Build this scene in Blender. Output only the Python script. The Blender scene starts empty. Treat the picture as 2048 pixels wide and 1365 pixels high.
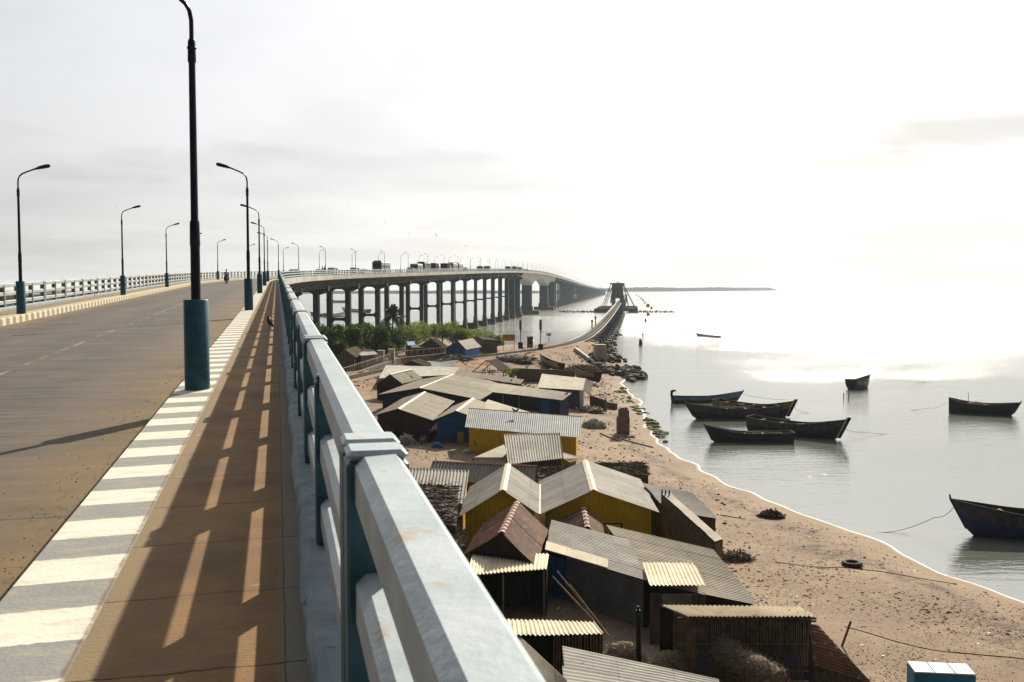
import bpy, bmesh, math, random
import numpy as np
from mathutils import Vector, Matrix
R = math.radians
rnd = random.Random(7)
sc = bpy.context.scene
COL = sc.collection
# ------------------------------------------------------------------ camera
EYE = 16.0; F = 2000.0; PITCH = math.atan(106.5/F)
cd = bpy.data.cameras.new("camera"); cam = bpy.data.objects.new("camera", cd); COL.objects.link(cam)
cd.sensor_width = 36; cd.lens = F/2048*36; cd.clip_start = .05; cd.clip_end = 40000
cam.location = (0, 0, EYE); cam.rotation_euler = (math.pi/2-PITCH, 0, 0)
cd.dof.use_dof = True; cd.dof.focus_distance = 60; cd.dof.aperture_fstop = 9.5
sc.camera = cam
# ------------------------------------------------------------------ light
SUN_EL, SUN_AZ = R(31.3), R(18.5)          # azimuth measured from +Y towards +X
SD = Vector((math.sin(SUN_AZ)*math.cos(SUN_EL), math.cos(SUN_AZ)*math.cos(SUN_EL), math.sin(SUN_EL)))
sl = bpy.data.lights.new("sun", 'SUN'); sl.energy = 5.0; sl.angle = R(.6); sl.color = (1, .9, .72)
so = bpy.data.objects.new("sun", sl); COL.objects.link(so); so.rotation_euler = SD.to_track_quat('Z', 'Y').to_euler()
sc.view_settings.view_transform = 'Standard'; sc.view_settings.look = 'None'
sc.view_settings.exposure = 0.5; sc.view_settings.gamma = 1
w = bpy.data.worlds.new("World"); sc.world = w; w.use_nodes = True
nt = w.node_tree; N = nt.nodes; L = nt.links; N.clear()
def nn(t, **k):
    n = N.new(t)
    for a, b in k.items(): setattr(n, a, b)
    return n
out = nn('ShaderNodeOutputWorld'); bg = nn('ShaderNodeBackground'); bg.inputs['Strength'].default_value = .1
sky = nn('ShaderNodeTexSky', sky_type='NISHITA', sun_disc=False, sun_elevation=SUN_EL, sun_rotation=SUN_AZ)
sky.air_density = 1.2; sky.dust_density = 2; sky.ozone_density = 1
tc = nn('ShaderNodeTexCoord'); sep = nn('ShaderNodeSeparateXYZ'); L.new(tc.outputs['Generated'], sep.inputs[0])
# cloud layer: project the view direction on a high plane
def M(op, a, b=None, c=None):
    n = nn('ShaderNodeMath', operation=op)
    for i, x in enumerate((a, b, c)):
        if x is None: continue
        if isinstance(x, (int, float)): n.inputs[i].default_value = x
        else: L.new(x, n.inputs[i])
    return n.outputs[0]
zc = M('MAXIMUM', M('ADD', sep.outputs[2], .07), .02)
cmb = nn('ShaderNodeCombineXYZ'); L.new(M('DIVIDE', sep.outputs[0], zc), cmb.inputs[0]); L.new(M('DIVIDE', sep.outputs[1], zc), cmb.inputs[1])
no = nn('ShaderNodeTexNoise'); no.inputs['Scale'].default_value = .42; no.inputs['Detail'].default_value = 7; no.inputs['Roughness'].default_value = .55; no.inputs['Distortion'].default_value = .35
L.new(cmb.outputs[0], no.inputs['Vector'])
rp = nn('ShaderNodeMapRange'); rp.inputs[1].default_value = .46; rp.inputs[2].default_value = .64; L.new(no.outputs[0], rp.inputs[0])
dp = nn('ShaderNodeVectorMath', operation='DOT_PRODUCT'); L.new(tc.outputs['Generated'], dp.inputs[0]); dp.inputs[1].default_value = SD
gl = M('MAXIMUM', dp.outputs['Value'], 0.0)
aure = M('ADD', M('MULTIPLY', M('POWER', gl, 1.12), 7.5), .15)      # bright veil around the sun
veil = nn('ShaderNodeCombineColor')
cl = M('MULTIPLY', aure, M('SUBTRACT', 1.08, M('MULTIPLY', rp.outputs[0], .17)))
az = M('ARCTAN2', sep.outputs[0], sep.outputs[1])
n2 = nn('ShaderNodeTexNoise'); n2.inputs['Scale'].default_value = 9; n2.inputs['Detail'].default_value = 6; mpw = nn('ShaderNodeMapping'); mpw.inputs['Scale'].default_value = (1, 1, 4); L.new(tc.outputs['Generated'], mpw.inputs[0]); L.new(mpw.outputs[0], n2.inputs['Vector'])
for a0, e0, sa, se, dk in ((R(25.5), .142, .15, .017, .34), (R(-9), .112, .27, .022, .14), (R(29), .27, .1, .03, .2), (R(20), .118, .07, .008, .22)):      # a few long stratus streaks
    q = M('ADD', M('POWER', M('ABSOLUTE', M('DIVIDE', M('SUBTRACT', az, a0), sa)), 2.0), M('POWER', M('ABSOLUTE', M('DIVIDE', M('SUBTRACT', sep.outputs[2], e0), se)), 2.0))
    q = M('ADD', q, M('MULTIPLY', M('SUBTRACT', n2.outputs[0], .5), 3.2))
    k_ = nn('ShaderNodeMapRange', interpolation_type='SMOOTHSTEP'); k_.inputs[1].default_value = .0; k_.inputs[2].default_value = 1.5; k_.inputs[3].default_value = 1-dk; k_.inputs[4].default_value = 1; L.new(q, k_.inputs[0])
    cl = M('MULTIPLY', cl, k_.outputs[0])
L.new(cl, veil.inputs[0]); L.new(M('MULTIPLY', cl, 1.01), veil.inputs[1]); L.new(M('MULTIPLY', cl, 1.035), veil.inputs[2])
mx = nn('ShaderNodeMix', data_type='RGBA'); mx.inputs['Factor'].default_value = .9
L.new(sky.outputs[0], mx.inputs['A']); L.new(veil.outputs[0], mx.inputs['B'])
L.new(mx.outputs['Result'], bg.inputs[0]); L.new(bg.outputs[0], out.inputs[0])
# ------------------------------------------------------------------ helpers
def P(u, v, z):
    """ground position seen at photo pixel u,v at height z"""
    x = u-1024; y = 682.5-v; cp, sp = math.cos(PITCH), math.sin(PITCH)
    d = Vector((x, F*cp+y*sp, -F*sp+y*cp)); k = (z-EYE)/d.z
    return Vector((0, 0, EYE))+d*k
OFF = {}
def tag(o, label=None, cat=None, group=None, kind=None):
    if label: o['label'] = label
    if cat: o['category'] = cat
    if group: o['group'] = group
    if kind: o['kind'] = kind
    return o
def thing(name, label, cat, loc=(0, 0, 0), rz=0, group=None):
    o = bpy.data.objects.new(name, None); COL.objects.link(o); o.location = loc; o.rotation_euler = (0, 0, rz)
    o.empty_display_size = .2; OFF[o] = Vector(loc)
    return tag(o, label, cat, group)
def copy_tree(o, parent=None):
    c = o.copy(); COL.objects.link(c); c.parent = parent
    for ch in list(o.children): copy_tree(ch, c)
    return c
class MB:
    def __init__(s): s.v = []; s.f = []; s.uv = []; s.sm = []
    def add(s, vs, fs, uvs=None, smooth=False):
        b = len(s.v); s.v += [tuple(x) for x in vs]
        for i, f in enumerate(fs):
            s.f.append([b+k for k in f]); s.uv.append(uvs[i] if uvs else None); s.sm.append(smooth)
        return s
    def quad(s, *p):
        a = Vector(p[0]); u = (Vector(p[1])-a)
        l = u.length or 1; u = u/l; n = u.cross(Vector(p[-1])-a)
        if n.length < 1e-9: n = Vector((0, 0, 1))
        n.normalize(); w_ = n.cross(u)
        if abs(n.z) < .9:                                   # a wall: v runs up
            w_ = Vector((0, 0, 1)); u = w_.cross(n)
        uv = [((Vector(q)-a).dot(u), (Vector(q)-a).dot(w_)) for q in p]
        return s.add(p, [list(range(len(p)))], [uv])
    def box(s, c, size, rz=0, bev=0):
        c = Vector(c); hx, hy, hz = size[0]/2, size[1]/2, size[2]/2
        m = Matrix.Rotation(rz, 3, 'Z')
        if bev:
            b = min(bev, hx*.9, hy*.9, hz*.9); pts = []
            for z, k in ((-hz, b), (-hz+b, 0), (hz-b, 0), (hz, b)):
                x, y = hx-k, hy-k; q = b*.6
                for px, py in ((-x, -y+q), (-x+q, -y), (x-q, -y), (x, -y+q), (x, y-q), (x-q, y), (-x+q, y), (-x, y-q)): pts.append(c+m@Vector((px, py, z)))
            fs = [list(range(7, -1, -1)), list(range(24, 32))]
            for r in range(3):
                for i in range(8): fs.append([r*8+i, r*8+(i+1) % 8, r*8+8+(i+1) % 8, r*8+8+i])
            return s.add(pts, fs)
        p = [c+m@Vector((x, y, z)) for z in (-hz, hz) for x, y in ((-hx, -hy), (hx, -hy), (hx, hy), (-hx, hy))]
        return s.hexa(p)
    def hexa(s, p):
        for q in ((3, 2, 1, 0), (4, 5, 6, 7), (0, 1, 5, 4), (1, 2, 6, 5), (2, 3, 7, 6), (3, 0, 4, 7)): s.quad(*[p[i] for i in q])
        return s
    def tube(s, pts, rad, n=8, cap=True):
        pts = [Vector(p) for p in pts]
        if isinstance(rad, (int, float)): rad = [rad]*len(pts)
        rings = []; up = Vector((0, 0, 1))
        for i, p in enumerate(pts):
            d = (pts[min(i+1, len(pts)-1)]-pts[max(i-1, 0)]).normalized()
            ref = up if abs(d.z) < .95 else Vector((0, 1, 0))
            a = d.cross(ref).normalized(); b = a.cross(d)
            rings.append([p+(a*math.cos(2*math.pi*k/n)+b*math.sin(2*math.pi*k/n))*rad[i] for k in range(n)])
        fs = [[i*n+k, i*n+(k+1) % n, (i+1)*n+(k+1) % n, (i+1)*n+k] for i in range(len(pts)-1) for k in range(n)]
        s.add([v for r in rings for v in r], fs, smooth=n > 5)
        if cap: s.add(rings[0], [list(range(n-1, -1, -1))]); s.add(rings[-1], [list(range(n))])
        return s
    def cyl(s, c, r, h, n=20, r2=None, bev=0):
        c = Vector(c); r2 = r if r2 is None else r2
        if bev: return s.tube([c, c+Vector((0, 0, h-bev)), c+Vector((0, 0, h)), c+Vector((0, 0, h+.001))], [r, r2, r2-bev, .001], n, False)
        return s.tube([c, c+Vector((0, 0, h))], [r, r2], n)
    def prism(s, poly, z0, z1):
        """horizontal polygon [(x,y)] raised from z0 to z1"""
        n = len(poly); vs = [(x, y, z0) for x, y in poly]+[(x, y, z1) for x, y in poly]
        s.add(vs, [list(range(n-1, -1, -1)), list(range(n, 2*n))])
        for i in range(n): j = (i+1) % n; s.quad(vs[i], vs[j], vs[n+j], vs[n+i])
        return s
    def build(s, name, mat, parent=None, sub=None):
        me = bpy.data.meshes.new(name); off = OFF.get(parent, Vector((0, 0, 0)))
        me.from_pydata([(v[0]-off.x, v[1]-off.y, v[2]-off.z) for v in s.v], [], s.f)
        uvl = me.uv_layers.new(name='UVMap'); k = 0; buf = []
        for i, f in enumerate(s.f):
            u = s.uv[i]
            for j in range(len(f)):
                if u: buf += [u[j][0], u[j][1]]
                else: v = s.v[f[j]]; buf += [v[0]+v[1]*.7, v[2]]
        uvl.data.foreach_set('uv', buf); me.polygons.foreach_set('use_smooth', s.sm)
        if mat: me.materials.append(mat)
        me.update(); o = bpy.data.objects.new(name, me); COL.objects.link(o)
        if parent: o.parent = parent
        OFF[o] = off
        return o
def subd(o, lv=1):
    m = o.modifiers.new('s', 'SUBSURF'); m.levels = lv; m.render_levels = lv; return o
# ------------------------------------------------------------------ materials
def mat(name, c1, c2=None, scale=3., rough=.7, bump=.2, metal=0, coord='Object', stretch=(1, 1, 1), c3=None, s3=14., t3=.62, detail=6, bscale=None, spec=.2, wave=None, lo=.38, hi=.62, w3=.05, sheet=0.):
    m = bpy.data.materials.new(name); m.use_nodes = True; t = m.node_tree; n = t.nodes; l = t.links
    b = n['Principled BSDF']; b.inputs['Roughness'].default_value = rough; b.inputs['Metallic'].default_value = metal
    b.inputs['Specular IOR Level'].default_value = spec
    tcn = n.new('ShaderNodeTexCoord'); mp = n.new('ShaderNodeMapping'); mp.inputs['Scale'].default_value = stretch
    l.new(tcn.outputs[coord], mp.inputs[0])
    def noise(s, d=detail, r=.6):
        q = n.new('ShaderNodeTexNoise'); q.inputs['Scale'].default_value = s; q.inputs['Detail'].default_value = d; q.inputs['Roughness'].default_value = r
        l.new(mp.outputs[0], q.inputs['Vector']); return q.outputs[0]
    def ramp(src, a, c):
        q = n.new('ShaderNodeMapRange'); q.inputs[1].default_value = a; q.inputs[2].default_value = c; l.new(src, q.inputs[0]); return q.outputs[0]
    def mixc(fac, a, c, blend='MIX'):
        q = n.new('ShaderNodeMix'); q.data_type = 'RGBA'; q.blend_type = blend
        if isinstance(fac, float): q.inputs['Factor'].default_value = fac
        else: l.new(fac, q.inputs['Factor'])
        for k, x in (('A', a), ('B', c)):
            if isinstance(x, tuple): q.inputs[k].default_value = (*x, 1)
            else: l.new(x, q.inputs[k])
        return q.outputs['Result']
    c2 = c2 or tuple(x*.72 for x in c1)
    col = mixc(ramp(noise(scale), lo, hi), c1, c2)
    if c3: col = mixc(ramp(noise(s3, 3), t3, t3+w3), col, c3)
    if sheet:
        sp_ = n.new('ShaderNodeSeparateXYZ'); l.new(tcn.outputs['UV'], sp_.inputs[0]); cb = n.new('ShaderNodeCombineXYZ'); fr_ = []
        for k, wd in ((0, 1.05), (1, 1.75)):
            q = n.new('ShaderNodeMath'); q.operation = 'DIVIDE'; l.new(sp_.outputs[k], q.inputs[0]); q.inputs[1].default_value = wd
            q2 = n.new('ShaderNodeMath'); q2.operation = 'FLOOR'; l.new(q.outputs[0], q2.inputs[0]); l.new(q2.outputs[0], cb.inputs[k])
            q3 = n.new('ShaderNodeMath'); q3.operation = 'FRACT'; l.new(q.outputs[0], q3.inputs[0]); fr_.append(ramp(q3.outputs[0], .0, (.035 if k == 0 else .03)))
        wn = n.new('ShaderNodeTexWhiteNoise'); l.new(cb.outputs[0], wn.inputs['Vector']); g_ = n.new('ShaderNodeMapRange'); l.new(wn.outputs['Value'], g_.inputs[0]); g_.inputs[3].default_value = 1-sheet; g_.inputs[4].default_value = 1+sheet*.6
        e_ = n.new('ShaderNodeMath'); e_.operation = 'MINIMUM'; l.new(fr_[0], e_.inputs[0]); l.new(fr_[1], e_.inputs[1]); e2 = n.new('ShaderNodeMapRange'); l.new(e_.outputs[0], e2.inputs[0]); e2.inputs[3].default_value = .55
        mm = n.new('ShaderNodeMath'); mm.operation = 'MULTIPLY'; l.new(g_.outputs[0], mm.inputs[0]); l.new(e2.outputs[0], mm.inputs[1]); cc_ = n.new('ShaderNodeCombineColor')
        for k in range(3): l.new(mm.outputs[0], cc_.inputs[k])
        col = mixc(1.0, col, cc_.outputs[0], 'MULTIPLY')
    l.new(col, b.inputs['Base Color'])
    h = noise(bscale or scale*6, 4)
    if wave:
        wv = n.new('ShaderNodeTexWave'); wv.bands_direction = wave[0]; wv.inputs['Scale'].default_value = wave[1]
        l.new(tcn.outputs[wave[2]], wv.inputs['Vector']); q = n.new('ShaderNodeMath'); q.operation = 'MULTIPLY_ADD'
        l.new(wv.outputs['Fac'], q.inputs[0]); q.inputs[1].default_value = wave[3]; l.new(h, q.inputs[2]); h = q.outputs[0]
    if bump:
        bp = n.new('ShaderNodeBump'); bp.inputs['Strength'].default_value = bump; bp.inputs['Distance'].default_value = .02
        l.new(h, bp.inputs['Height']); l.new(bp.outputs[0], b.inputs['Normal'])
    m['_'] = 1; m.diffuse_color = (*c1, 1)
    m['mix'] = 0
    return m
MT = {}
MT['railtop'] = mat('pale_blue_paint', (.45, .505, .54), (.34, .405, .45), 2.6, .5, .12, c3=(.4, .31, .22), s3=6, t3=.62, bscale=34, w3=.1)
MT['post'] = mat('teal_blue_paint', (.035, .115, .165), (.06, .15, .2), 5, .45, .2, c3=(.2, .26, .28), s3=22, t3=.68, bscale=70)
MT['railleft'] = mat('cream_grey_rail', (.4, .41, .39), (.3, .31, .31), 2, .6, .1)
MT['postpale'] = mat('lit_grey_blue_paint', (.16, .2, .22), (.24, .28, .29), 4, .5, .2)  # lit copy of the post paint: light on the left posts put into the colour
MT['plinth'] = mat('blue_grey_plinth', (.3, .355, .39), (.2, .245, .28), 3.5, .75, .3, c3=(.12, .13, .14), s3=8, t3=.64, bscale=60)
MT['lampblue'] = mat('lamp_sleeve_blue', (.03, .095, .135), (.045, .13, .17), 8, .4, .15, c3=(.1, .17, .2), s3=30, t3=.68)
MT['lampdark'] = mat('lamp_pole_dark', (.012, .016, .03), (.02, .025, .04), 6, .38, .05)
MT['concrete'] = mat('old_concrete', (.5, .47, .4), (.34, .32, .28), .6, .8, .3, stretch=(1, 1, .35), c3=(.2, .2, .18), s3=2.2, t3=.63)
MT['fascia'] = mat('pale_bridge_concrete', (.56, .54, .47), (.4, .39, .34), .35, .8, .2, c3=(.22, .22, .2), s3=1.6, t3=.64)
MT['girder'] = mat('shaded_girder_concrete', (.035, .042, .05), (.025, .03, .035), .4, .75, .2)  # shade below the deck put into this near-black concrete colour
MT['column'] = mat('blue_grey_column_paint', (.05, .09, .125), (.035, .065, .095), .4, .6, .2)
MT['foot'] = mat('tide_stained_concrete', (.06, .055, .05), (.11, .1, .085), .5, .85, .5)
MT['stone'] = mat('dark_wet_stone', (.014, .013, .012), (.035, .03, .026), .8, .8, .6)
MT['brick'] = mat('weathered_brick', (.2, .14, .11), (.12, .1, .085), 1.5, .9, .6)
MT['rust'] = mat('rusty_metal', (.18, .09, .055), (.09, .045, .035), 1.6, .75, .3, stretch=(1, 1, 1), c3=(.3, .17, .1), s3=5, t3=.6)
MT['steel'] = mat('grey_painted_steel', (.075, .085, .1), (.05, .055, .065), 1, .6, .1)
MT['railsteel'] = mat('rail_steel', (.12, .09, .07), (.07, .055, .045), 2, .6, .1, metal=.2)
MT['tie'] = mat('concrete_sleeper', (.2, .16, .12), (.13, .105, .08), 2, .8, .3)
MT['ballast'] = mat('ballast_gravel', (.3, .23, .17), (.16, .12, .09), 4, .9, 1., c3=(.4, .34, .28), s3=9)
MT['asb'] = mat('grey_fibre_cement', (.4, .35, .275), (.33, .29, .23), 1.3, .75, .15, c3=(.2, .18, .15), s3=2.7, t3=.68, bscale=20, sheet=0.16)
MT['asb2'] = mat('blue_grey_fibre_cement', (.38, .355, .32), (.31, .29, .265), 1.3, .75, .15, c3=(.17, .16, .15), s3=2.3, t3=.68, bscale=20, sheet=0.2)
MT['cream'] = mat('cream_fibre_cement', (.8, .7, .52), (.66, .56, .4), .9, .7, .2, c3=(.33, .27, .2), s3=2.2, t3=.64, sheet=0.12)
MT['galv'] = mat('galvanised_sheet', (.22, .23, .26), (.17, .18, .2), .8, .7, .1, metal=0, c3=(.25, .17, .12), s3=2.5, t3=.68, sheet=0.16)
MT['rustroof'] = mat('brown_rusty_sheet', (.2, .08, .04), (.1, .045, .028), .9, .7, .2, c3=(.33, .2, .13), s3=3, t3=.6, sheet=0.35)
MT['pinkcap'] = mat('pale_pink_tile', (.62, .48, .42), (.5, .36, .3), 3, .8, .1)
MT['redcap'] = mat('red_brown_ridge_tile', (.2, .08, .06), (.12, .05, .04), 5, .8, .3)
MT['creamcap'] = mat('pale_ridge_cap', (.72, .66, .52), (.55, .48, .36), 2.5, .7, .2)
def wall(nm, a, b, sp=1.): return mat(nm, a, b, 1.1, .6, .5, c3=tuple(x*.4 for x in a), s3=1.3, t3=.66, wave=('X', sp, 'UV', .9))
MT['w_yel'] = wall('yellow_sheet_wall', (.74, .47, .0), (.6, .36, .0), 1.2)
MT['w_blue'] = wall('blue_sheet_wall', (.01, .13, .42), (.008, .09, .3), 1.4)
MT['w_blue2'] = wall('bright_blue_door', (.005, .12, .4), (.005, .09, .3), 1.4)
MT['w_navy'] = wall('navy_sheet_wall', (.012, .025, .07), (.01, .018, .045), 1.4)
MT['w_red'] = wall('maroon_sheet_wall', (.05, .016, .013), (.035, .012, .01), 1.4)
MT['w_grey'] = wall('grey_sheet_wall', (.13, .135, .155), (.09, .095, .11), 1.3)
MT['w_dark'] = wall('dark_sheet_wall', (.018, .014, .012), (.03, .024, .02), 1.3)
MT['w_mat'] = mat('palm_mat_wall', (.16, .12, .08), (.07, .05, .035), 2.5, .9, .8, stretch=(3, 3, .5), wave=('X', 2.2, 'UV', 1.2), c3=(.24, .18, .12), s3=6)
MT['plaster'] = mat('plaster_panel', (.26, .24, .22), (.18, .165, .15), 1.5, .8, .2)
MT['thatch'] = mat('dry_palm_thatch', (.22, .165, .11), (.09, .065, .045), 3.0, .95, 1.2, stretch=(1, 1, 3), c3=(.38, .3, .2), s3=9, t3=.58)
MT['thatchdk'] = mat('old_grey_thatch', (.1, .075, .055), (.045, .035, .028), 3.0, .95, 1.2, stretch=(1, 1, 3), c3=(.2, .16, .11), s3=9, t3=.6)
MT['wood'] = mat('weathered_wood', (.13, .1, .075), (.07, .055, .04), 4, .85, .5, stretch=(1, 1, .2))
MT['bamboo'] = mat('bamboo', (.3, .22, .14), (.16, .12, .08), 3, .8, .4)
MT['white'] = mat('white_paint', (.72, .72, .7), (.55, .55, .52), 3, .5, .1)
MT['tarp'] = mat('blue_plastic', (.08, .2, .5), (.05, .14, .4), 3, .45, .4)
MT['yel'] = mat('yellow_cloth', (.5, .42, .03), (.3, .25, .02), 3, .8, .3)
MT['sign'] = mat('yellow_sign_board', (.55, .27, .02), (.42, .2, .02), 3, .6, .1)
MT['net'] = mat('fishing_net_heap', (.34, .4, .36), (.12, .17, .16), 3, .9, 1., c3=(.7, .72, .66), s3=5, t3=.56)
MT['shell'] = mat('shell_heap', (.34, .27, .2), (.14, .11, .08), 9, .9, 1., c3=(.5, .42, .32), s3=20, t3=.58)
MT['shellbit'] = mat('shells', (.5, .42, .32), (.3, .24, .17), 9, .8, .1)
MT['chest'] = mat('blue_painted_board', (.03, .22, .38), (.02, .15, .27), 2, .6, .1, c3=(.2, .25, .25), s3=5, t3=.68)
MT['bracket'] = mat('bracket_concrete', (.3, .32, .33), (.2, .22, .23), 1, .8, .1)
MT['busteal'] = mat('bus_teal', (.05, .11, .13), (.04, .09, .1), 2, .5, .1)
MT['sack'] = mat('pale_sack', (.42, .42, .42), (.2, .22, .25), 3, .8, .6)
MT['tyre'] = mat('tyre_rubber', (.02, .02, .02), (.035, .03, .028), 8, .8, .4)
MT['green'] = mat('green_plastic', (.05, .3, .17), (.04, .2, .12), 3, .6, .3)
MT['boatblack'] = mat('tarred_boat_hull', (.007, .007, .01), (.014, .014, .018), 1.6, .5, .3, spec=.2)
MT['boatblue'] = mat('blue_boat_hull', (.012, .025, .085), (.008, .014, .045), 1.6, .4, .3, spec=.2)
MT['boatgrey'] = mat('grey_strake', (.055, .05, .05), (.022, .022, .026), 2, .6, .3, spec=.2)
MT['boatyel'] = mat('yellow_strake', (.3, .17, .03), (.15, .09, .03), 1.5, .5, .3)
MT['boatltblue'] = mat('light_blue_strake', (.08, .2, .34), (.05, .12, .2), 1.5, .5, .3)
MT['boatwood'] = mat('boat_inside_wood', (.06, .045, .032), (.03, .024, .018), 2, .8, .4, spec=.2)
MT['boatgreen'] = mat('green_boat_hull', (.1, .2, .15), (.06, .13, .1), 1.2, .5, .2)
MT['boatwhite'] = mat('white_strake', (.6, .6, .58), (.45, .45, .44), 1.2, .5, .2)
MT['skin'] = mat('skin', (.16, .08, .05), (.14, .07, .045), 9, .55, .05)
MT['shirt'] = mat('pale_blue_shirt', (.38, .44, .6), (.3, .36, .52), 9, .8, .1)
MT['shirtw'] = mat('off_white_clothes', (.4, .36, .32), (.3, .26, .23), 9, .8, .1)
MT['trouser'] = mat('dark_trousers', (.03, .03, .04), (.02, .02, .03), 9, .8, .1)
MT['black'] = mat('black_feathers', (.012, .012, .014), (.02, .02, .022), 12, .6, .2)
MT['glass'] = mat('dark_glass', (.02, .025, .03), (.03, .035, .04), 3, .08, 0)
MT['busgreen'] = mat('bus_dark_green', (.02, .16, .11), (.015, .11, .08), 2, .35, .05)
MT['buscream'] = mat('bus_cream', (.5, .56, .38), (.42, .47, .32), 2, .4, .05)
MT['truckbrown'] = mat('truck_brown', (.12, .05, .03), (.08, .035, .025), 2, .5, .1)
MT['carwhite'] = mat('car_white', (.6, .6, .6), (.55, .55, .56), 2, .3, 0)
MT['cargrey'] = mat('car_dark_grey', (.06, .065, .075), (.05, .05, .06), 2, .3, 0)
MT['leafd'] = mat('dark_leaves', (.014, .042, .004), (.04, .085, .007), .8, .6, 0, c3=(.14, .17, .02), s3=1.2, t3=.56, spec=.12)
MT['leafl'] = mat('feathery_green_leaves', (.18, .22, .02), (.09, .14, .015), .8, .6, 0, c3=(.2, .21, .03), s3=1.2, t3=.56, spec=.12)
MT['palm'] = mat('palm_fronds', (.025, .045, .008), (.05, .07, .012), .9, .6, 0, spec=.15)
MT['bark'] = mat('bark', (.1, .075, .055), (.06, .045, .035), 3, .9, .5, stretch=(1, 1, .3))
MT['algae'] = mat('algae_covered_stone', (.15, .17, .03), (.06, .06, .03), 2.2, .9, .6, c3=(.19, .2, .05), s3=6, t3=.55)
MT['rubble'] = mat('rubble', (.26, .21, .17), (.12, .1, .085), 1.3, .9, .6)
MT['rope'] = mat('rope', (.1, .09, .07), (.14, .12, .1), 5, .9, 0)
MT['weedp'] = mat('purple_brown_weed', (.15, .08, .075), (.06, .04, .035), 1.5, .95, .3)
MT['weed'] = mat('dried_seaweed', (.045, .03, .026), (.09, .055, .045), 5, .95, .5)
MT['haze_land'] = mat('far_scrub', (.05, .065, .04), (.035, .045, .03), .02, .9, 0)
for k in ('leafd', 'leafl', 'palm'):
    b = MT[k].node_tree.nodes['Principled BSDF']; t_ = MT[k].node_tree; tr = t_.nodes.new('ShaderNodeBsdfTranslucent'); ms = t_.nodes.new('ShaderNodeMixShader')
    src = b.inputs['Base Color'].links[0].from_socket; t_.links.new(src, tr.inputs[0]); ms.inputs[0].default_value = .55
    o_ = t_.nodes['Material Output']; t_.links.new(b.outputs[0], ms.inputs[1]); t_.links.new(tr.outputs[0], ms.inputs[2]); t_.links.new(ms.outputs[0], o_.inputs[0])

def node_mat(name, fn, rough=.8):
    m = bpy.data.materials.new(name); m.use_nodes = True; t = m.node_tree; b = t.nodes['Principled BSDF']; b.inputs['Roughness'].default_value = rough; b.inputs['Specular IOR Level'].default_value = .22
    class H: pass
    h = H(); h.t = t; h.n = t.nodes; h.l = t.links; h.b = b
    tcn = t.nodes.new('ShaderNodeTexCoord'); h.uv = tcn.outputs['UV']; h.ob = tcn.outputs['Object']
    def mapp(src, s):
        q = t.nodes.new('ShaderNodeMapping'); q.inputs['Scale'].default_value = s; t.links.new(src, q.inputs[0]); return q.outputs[0]
    def noise(src, s, d=6, r=.6, dist=0):
        q = t.nodes.new('ShaderNodeTexNoise'); q.inputs['Scale'].default_value = s; q.inputs['Detail'].default_value = d; q.inputs['Roughness'].default_value = r; q.inputs['Distortion'].default_value = dist
        t.links.new(src, q.inputs['Vector']); return q.outputs[0]
    def rng(src, a, c, x=0., y=1.):
        q = t.nodes.new('ShaderNodeMapRange'); q.inputs[1].default_value = a; q.inputs[2].default_value = c; q.inputs[3].default_value = x; q.inputs[4].default_value = y; t.links.new(src, q.inputs[0]); return q.outputs[0]
    def math_(op, a, c=None, e=None):
        q = t.nodes.new('ShaderNodeMath'); q.operation = op
        for i, x in enumerate((a, c, e)):
            if x is None: continue
            if isinstance(x, (int, float)): q.inputs[i].default_value = x
            else: t.links.new(x, q.inputs[i])
        return q.outputs[0]
    def mix(fac, a, c, blend='MIX'):
        q = t.nodes.new('ShaderNodeMix'); q.data_type = 'RGBA'; q.blend_type = blend
        if isinstance(fac, (int, float)): q.inputs['Factor'].default_value = fac
        else: t.links.new(fac, q.inputs['Factor'])
        for k, x in (('A', a), ('B', c)):
            if isinstance(x, tuple): q.inputs[k].default_value = (*x, 1)
            else: t.links.new(x, q.inputs[k])
        return q.outputs['Result']
    def sepxyz(src):
        q = t.nodes.new('ShaderNodeSeparateXYZ'); t.links.new(src, q.inputs[0]); return q.outputs
    def bump(hs, st=.3, dist=.02):
        q = t.nodes.new('ShaderNodeBump'); q.inputs['Strength'].default_value = st; q.inputs['Distance'].default_value = dist
        t.links.new(hs, q.inputs['Height']); t.links.new(q.outputs[0], b.inputs['Normal'])
    h.map = mapp; h.noise = noise; h.rng = rng; h.m = math_; h.mix = mix; h.sep = sepxyz; h.bump = bump
    c = fn(h); t.links.new(c, b.inputs['Base Color']); return m
def line_mask(h, coord, period, off, wdt, wob=None):
    x = h.m('ADD', coord, off)
    if wob is not None: x = h.m('ADD', x, wob)
    fr = h.m('ABSOLUTE', h.m('SUBTRACT', h.m('FRACT', h.m('DIVIDE', x, period)), .5))
    return h.rng(fr, wdt/period, wdt*1.6/period, 1., 0.)
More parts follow.
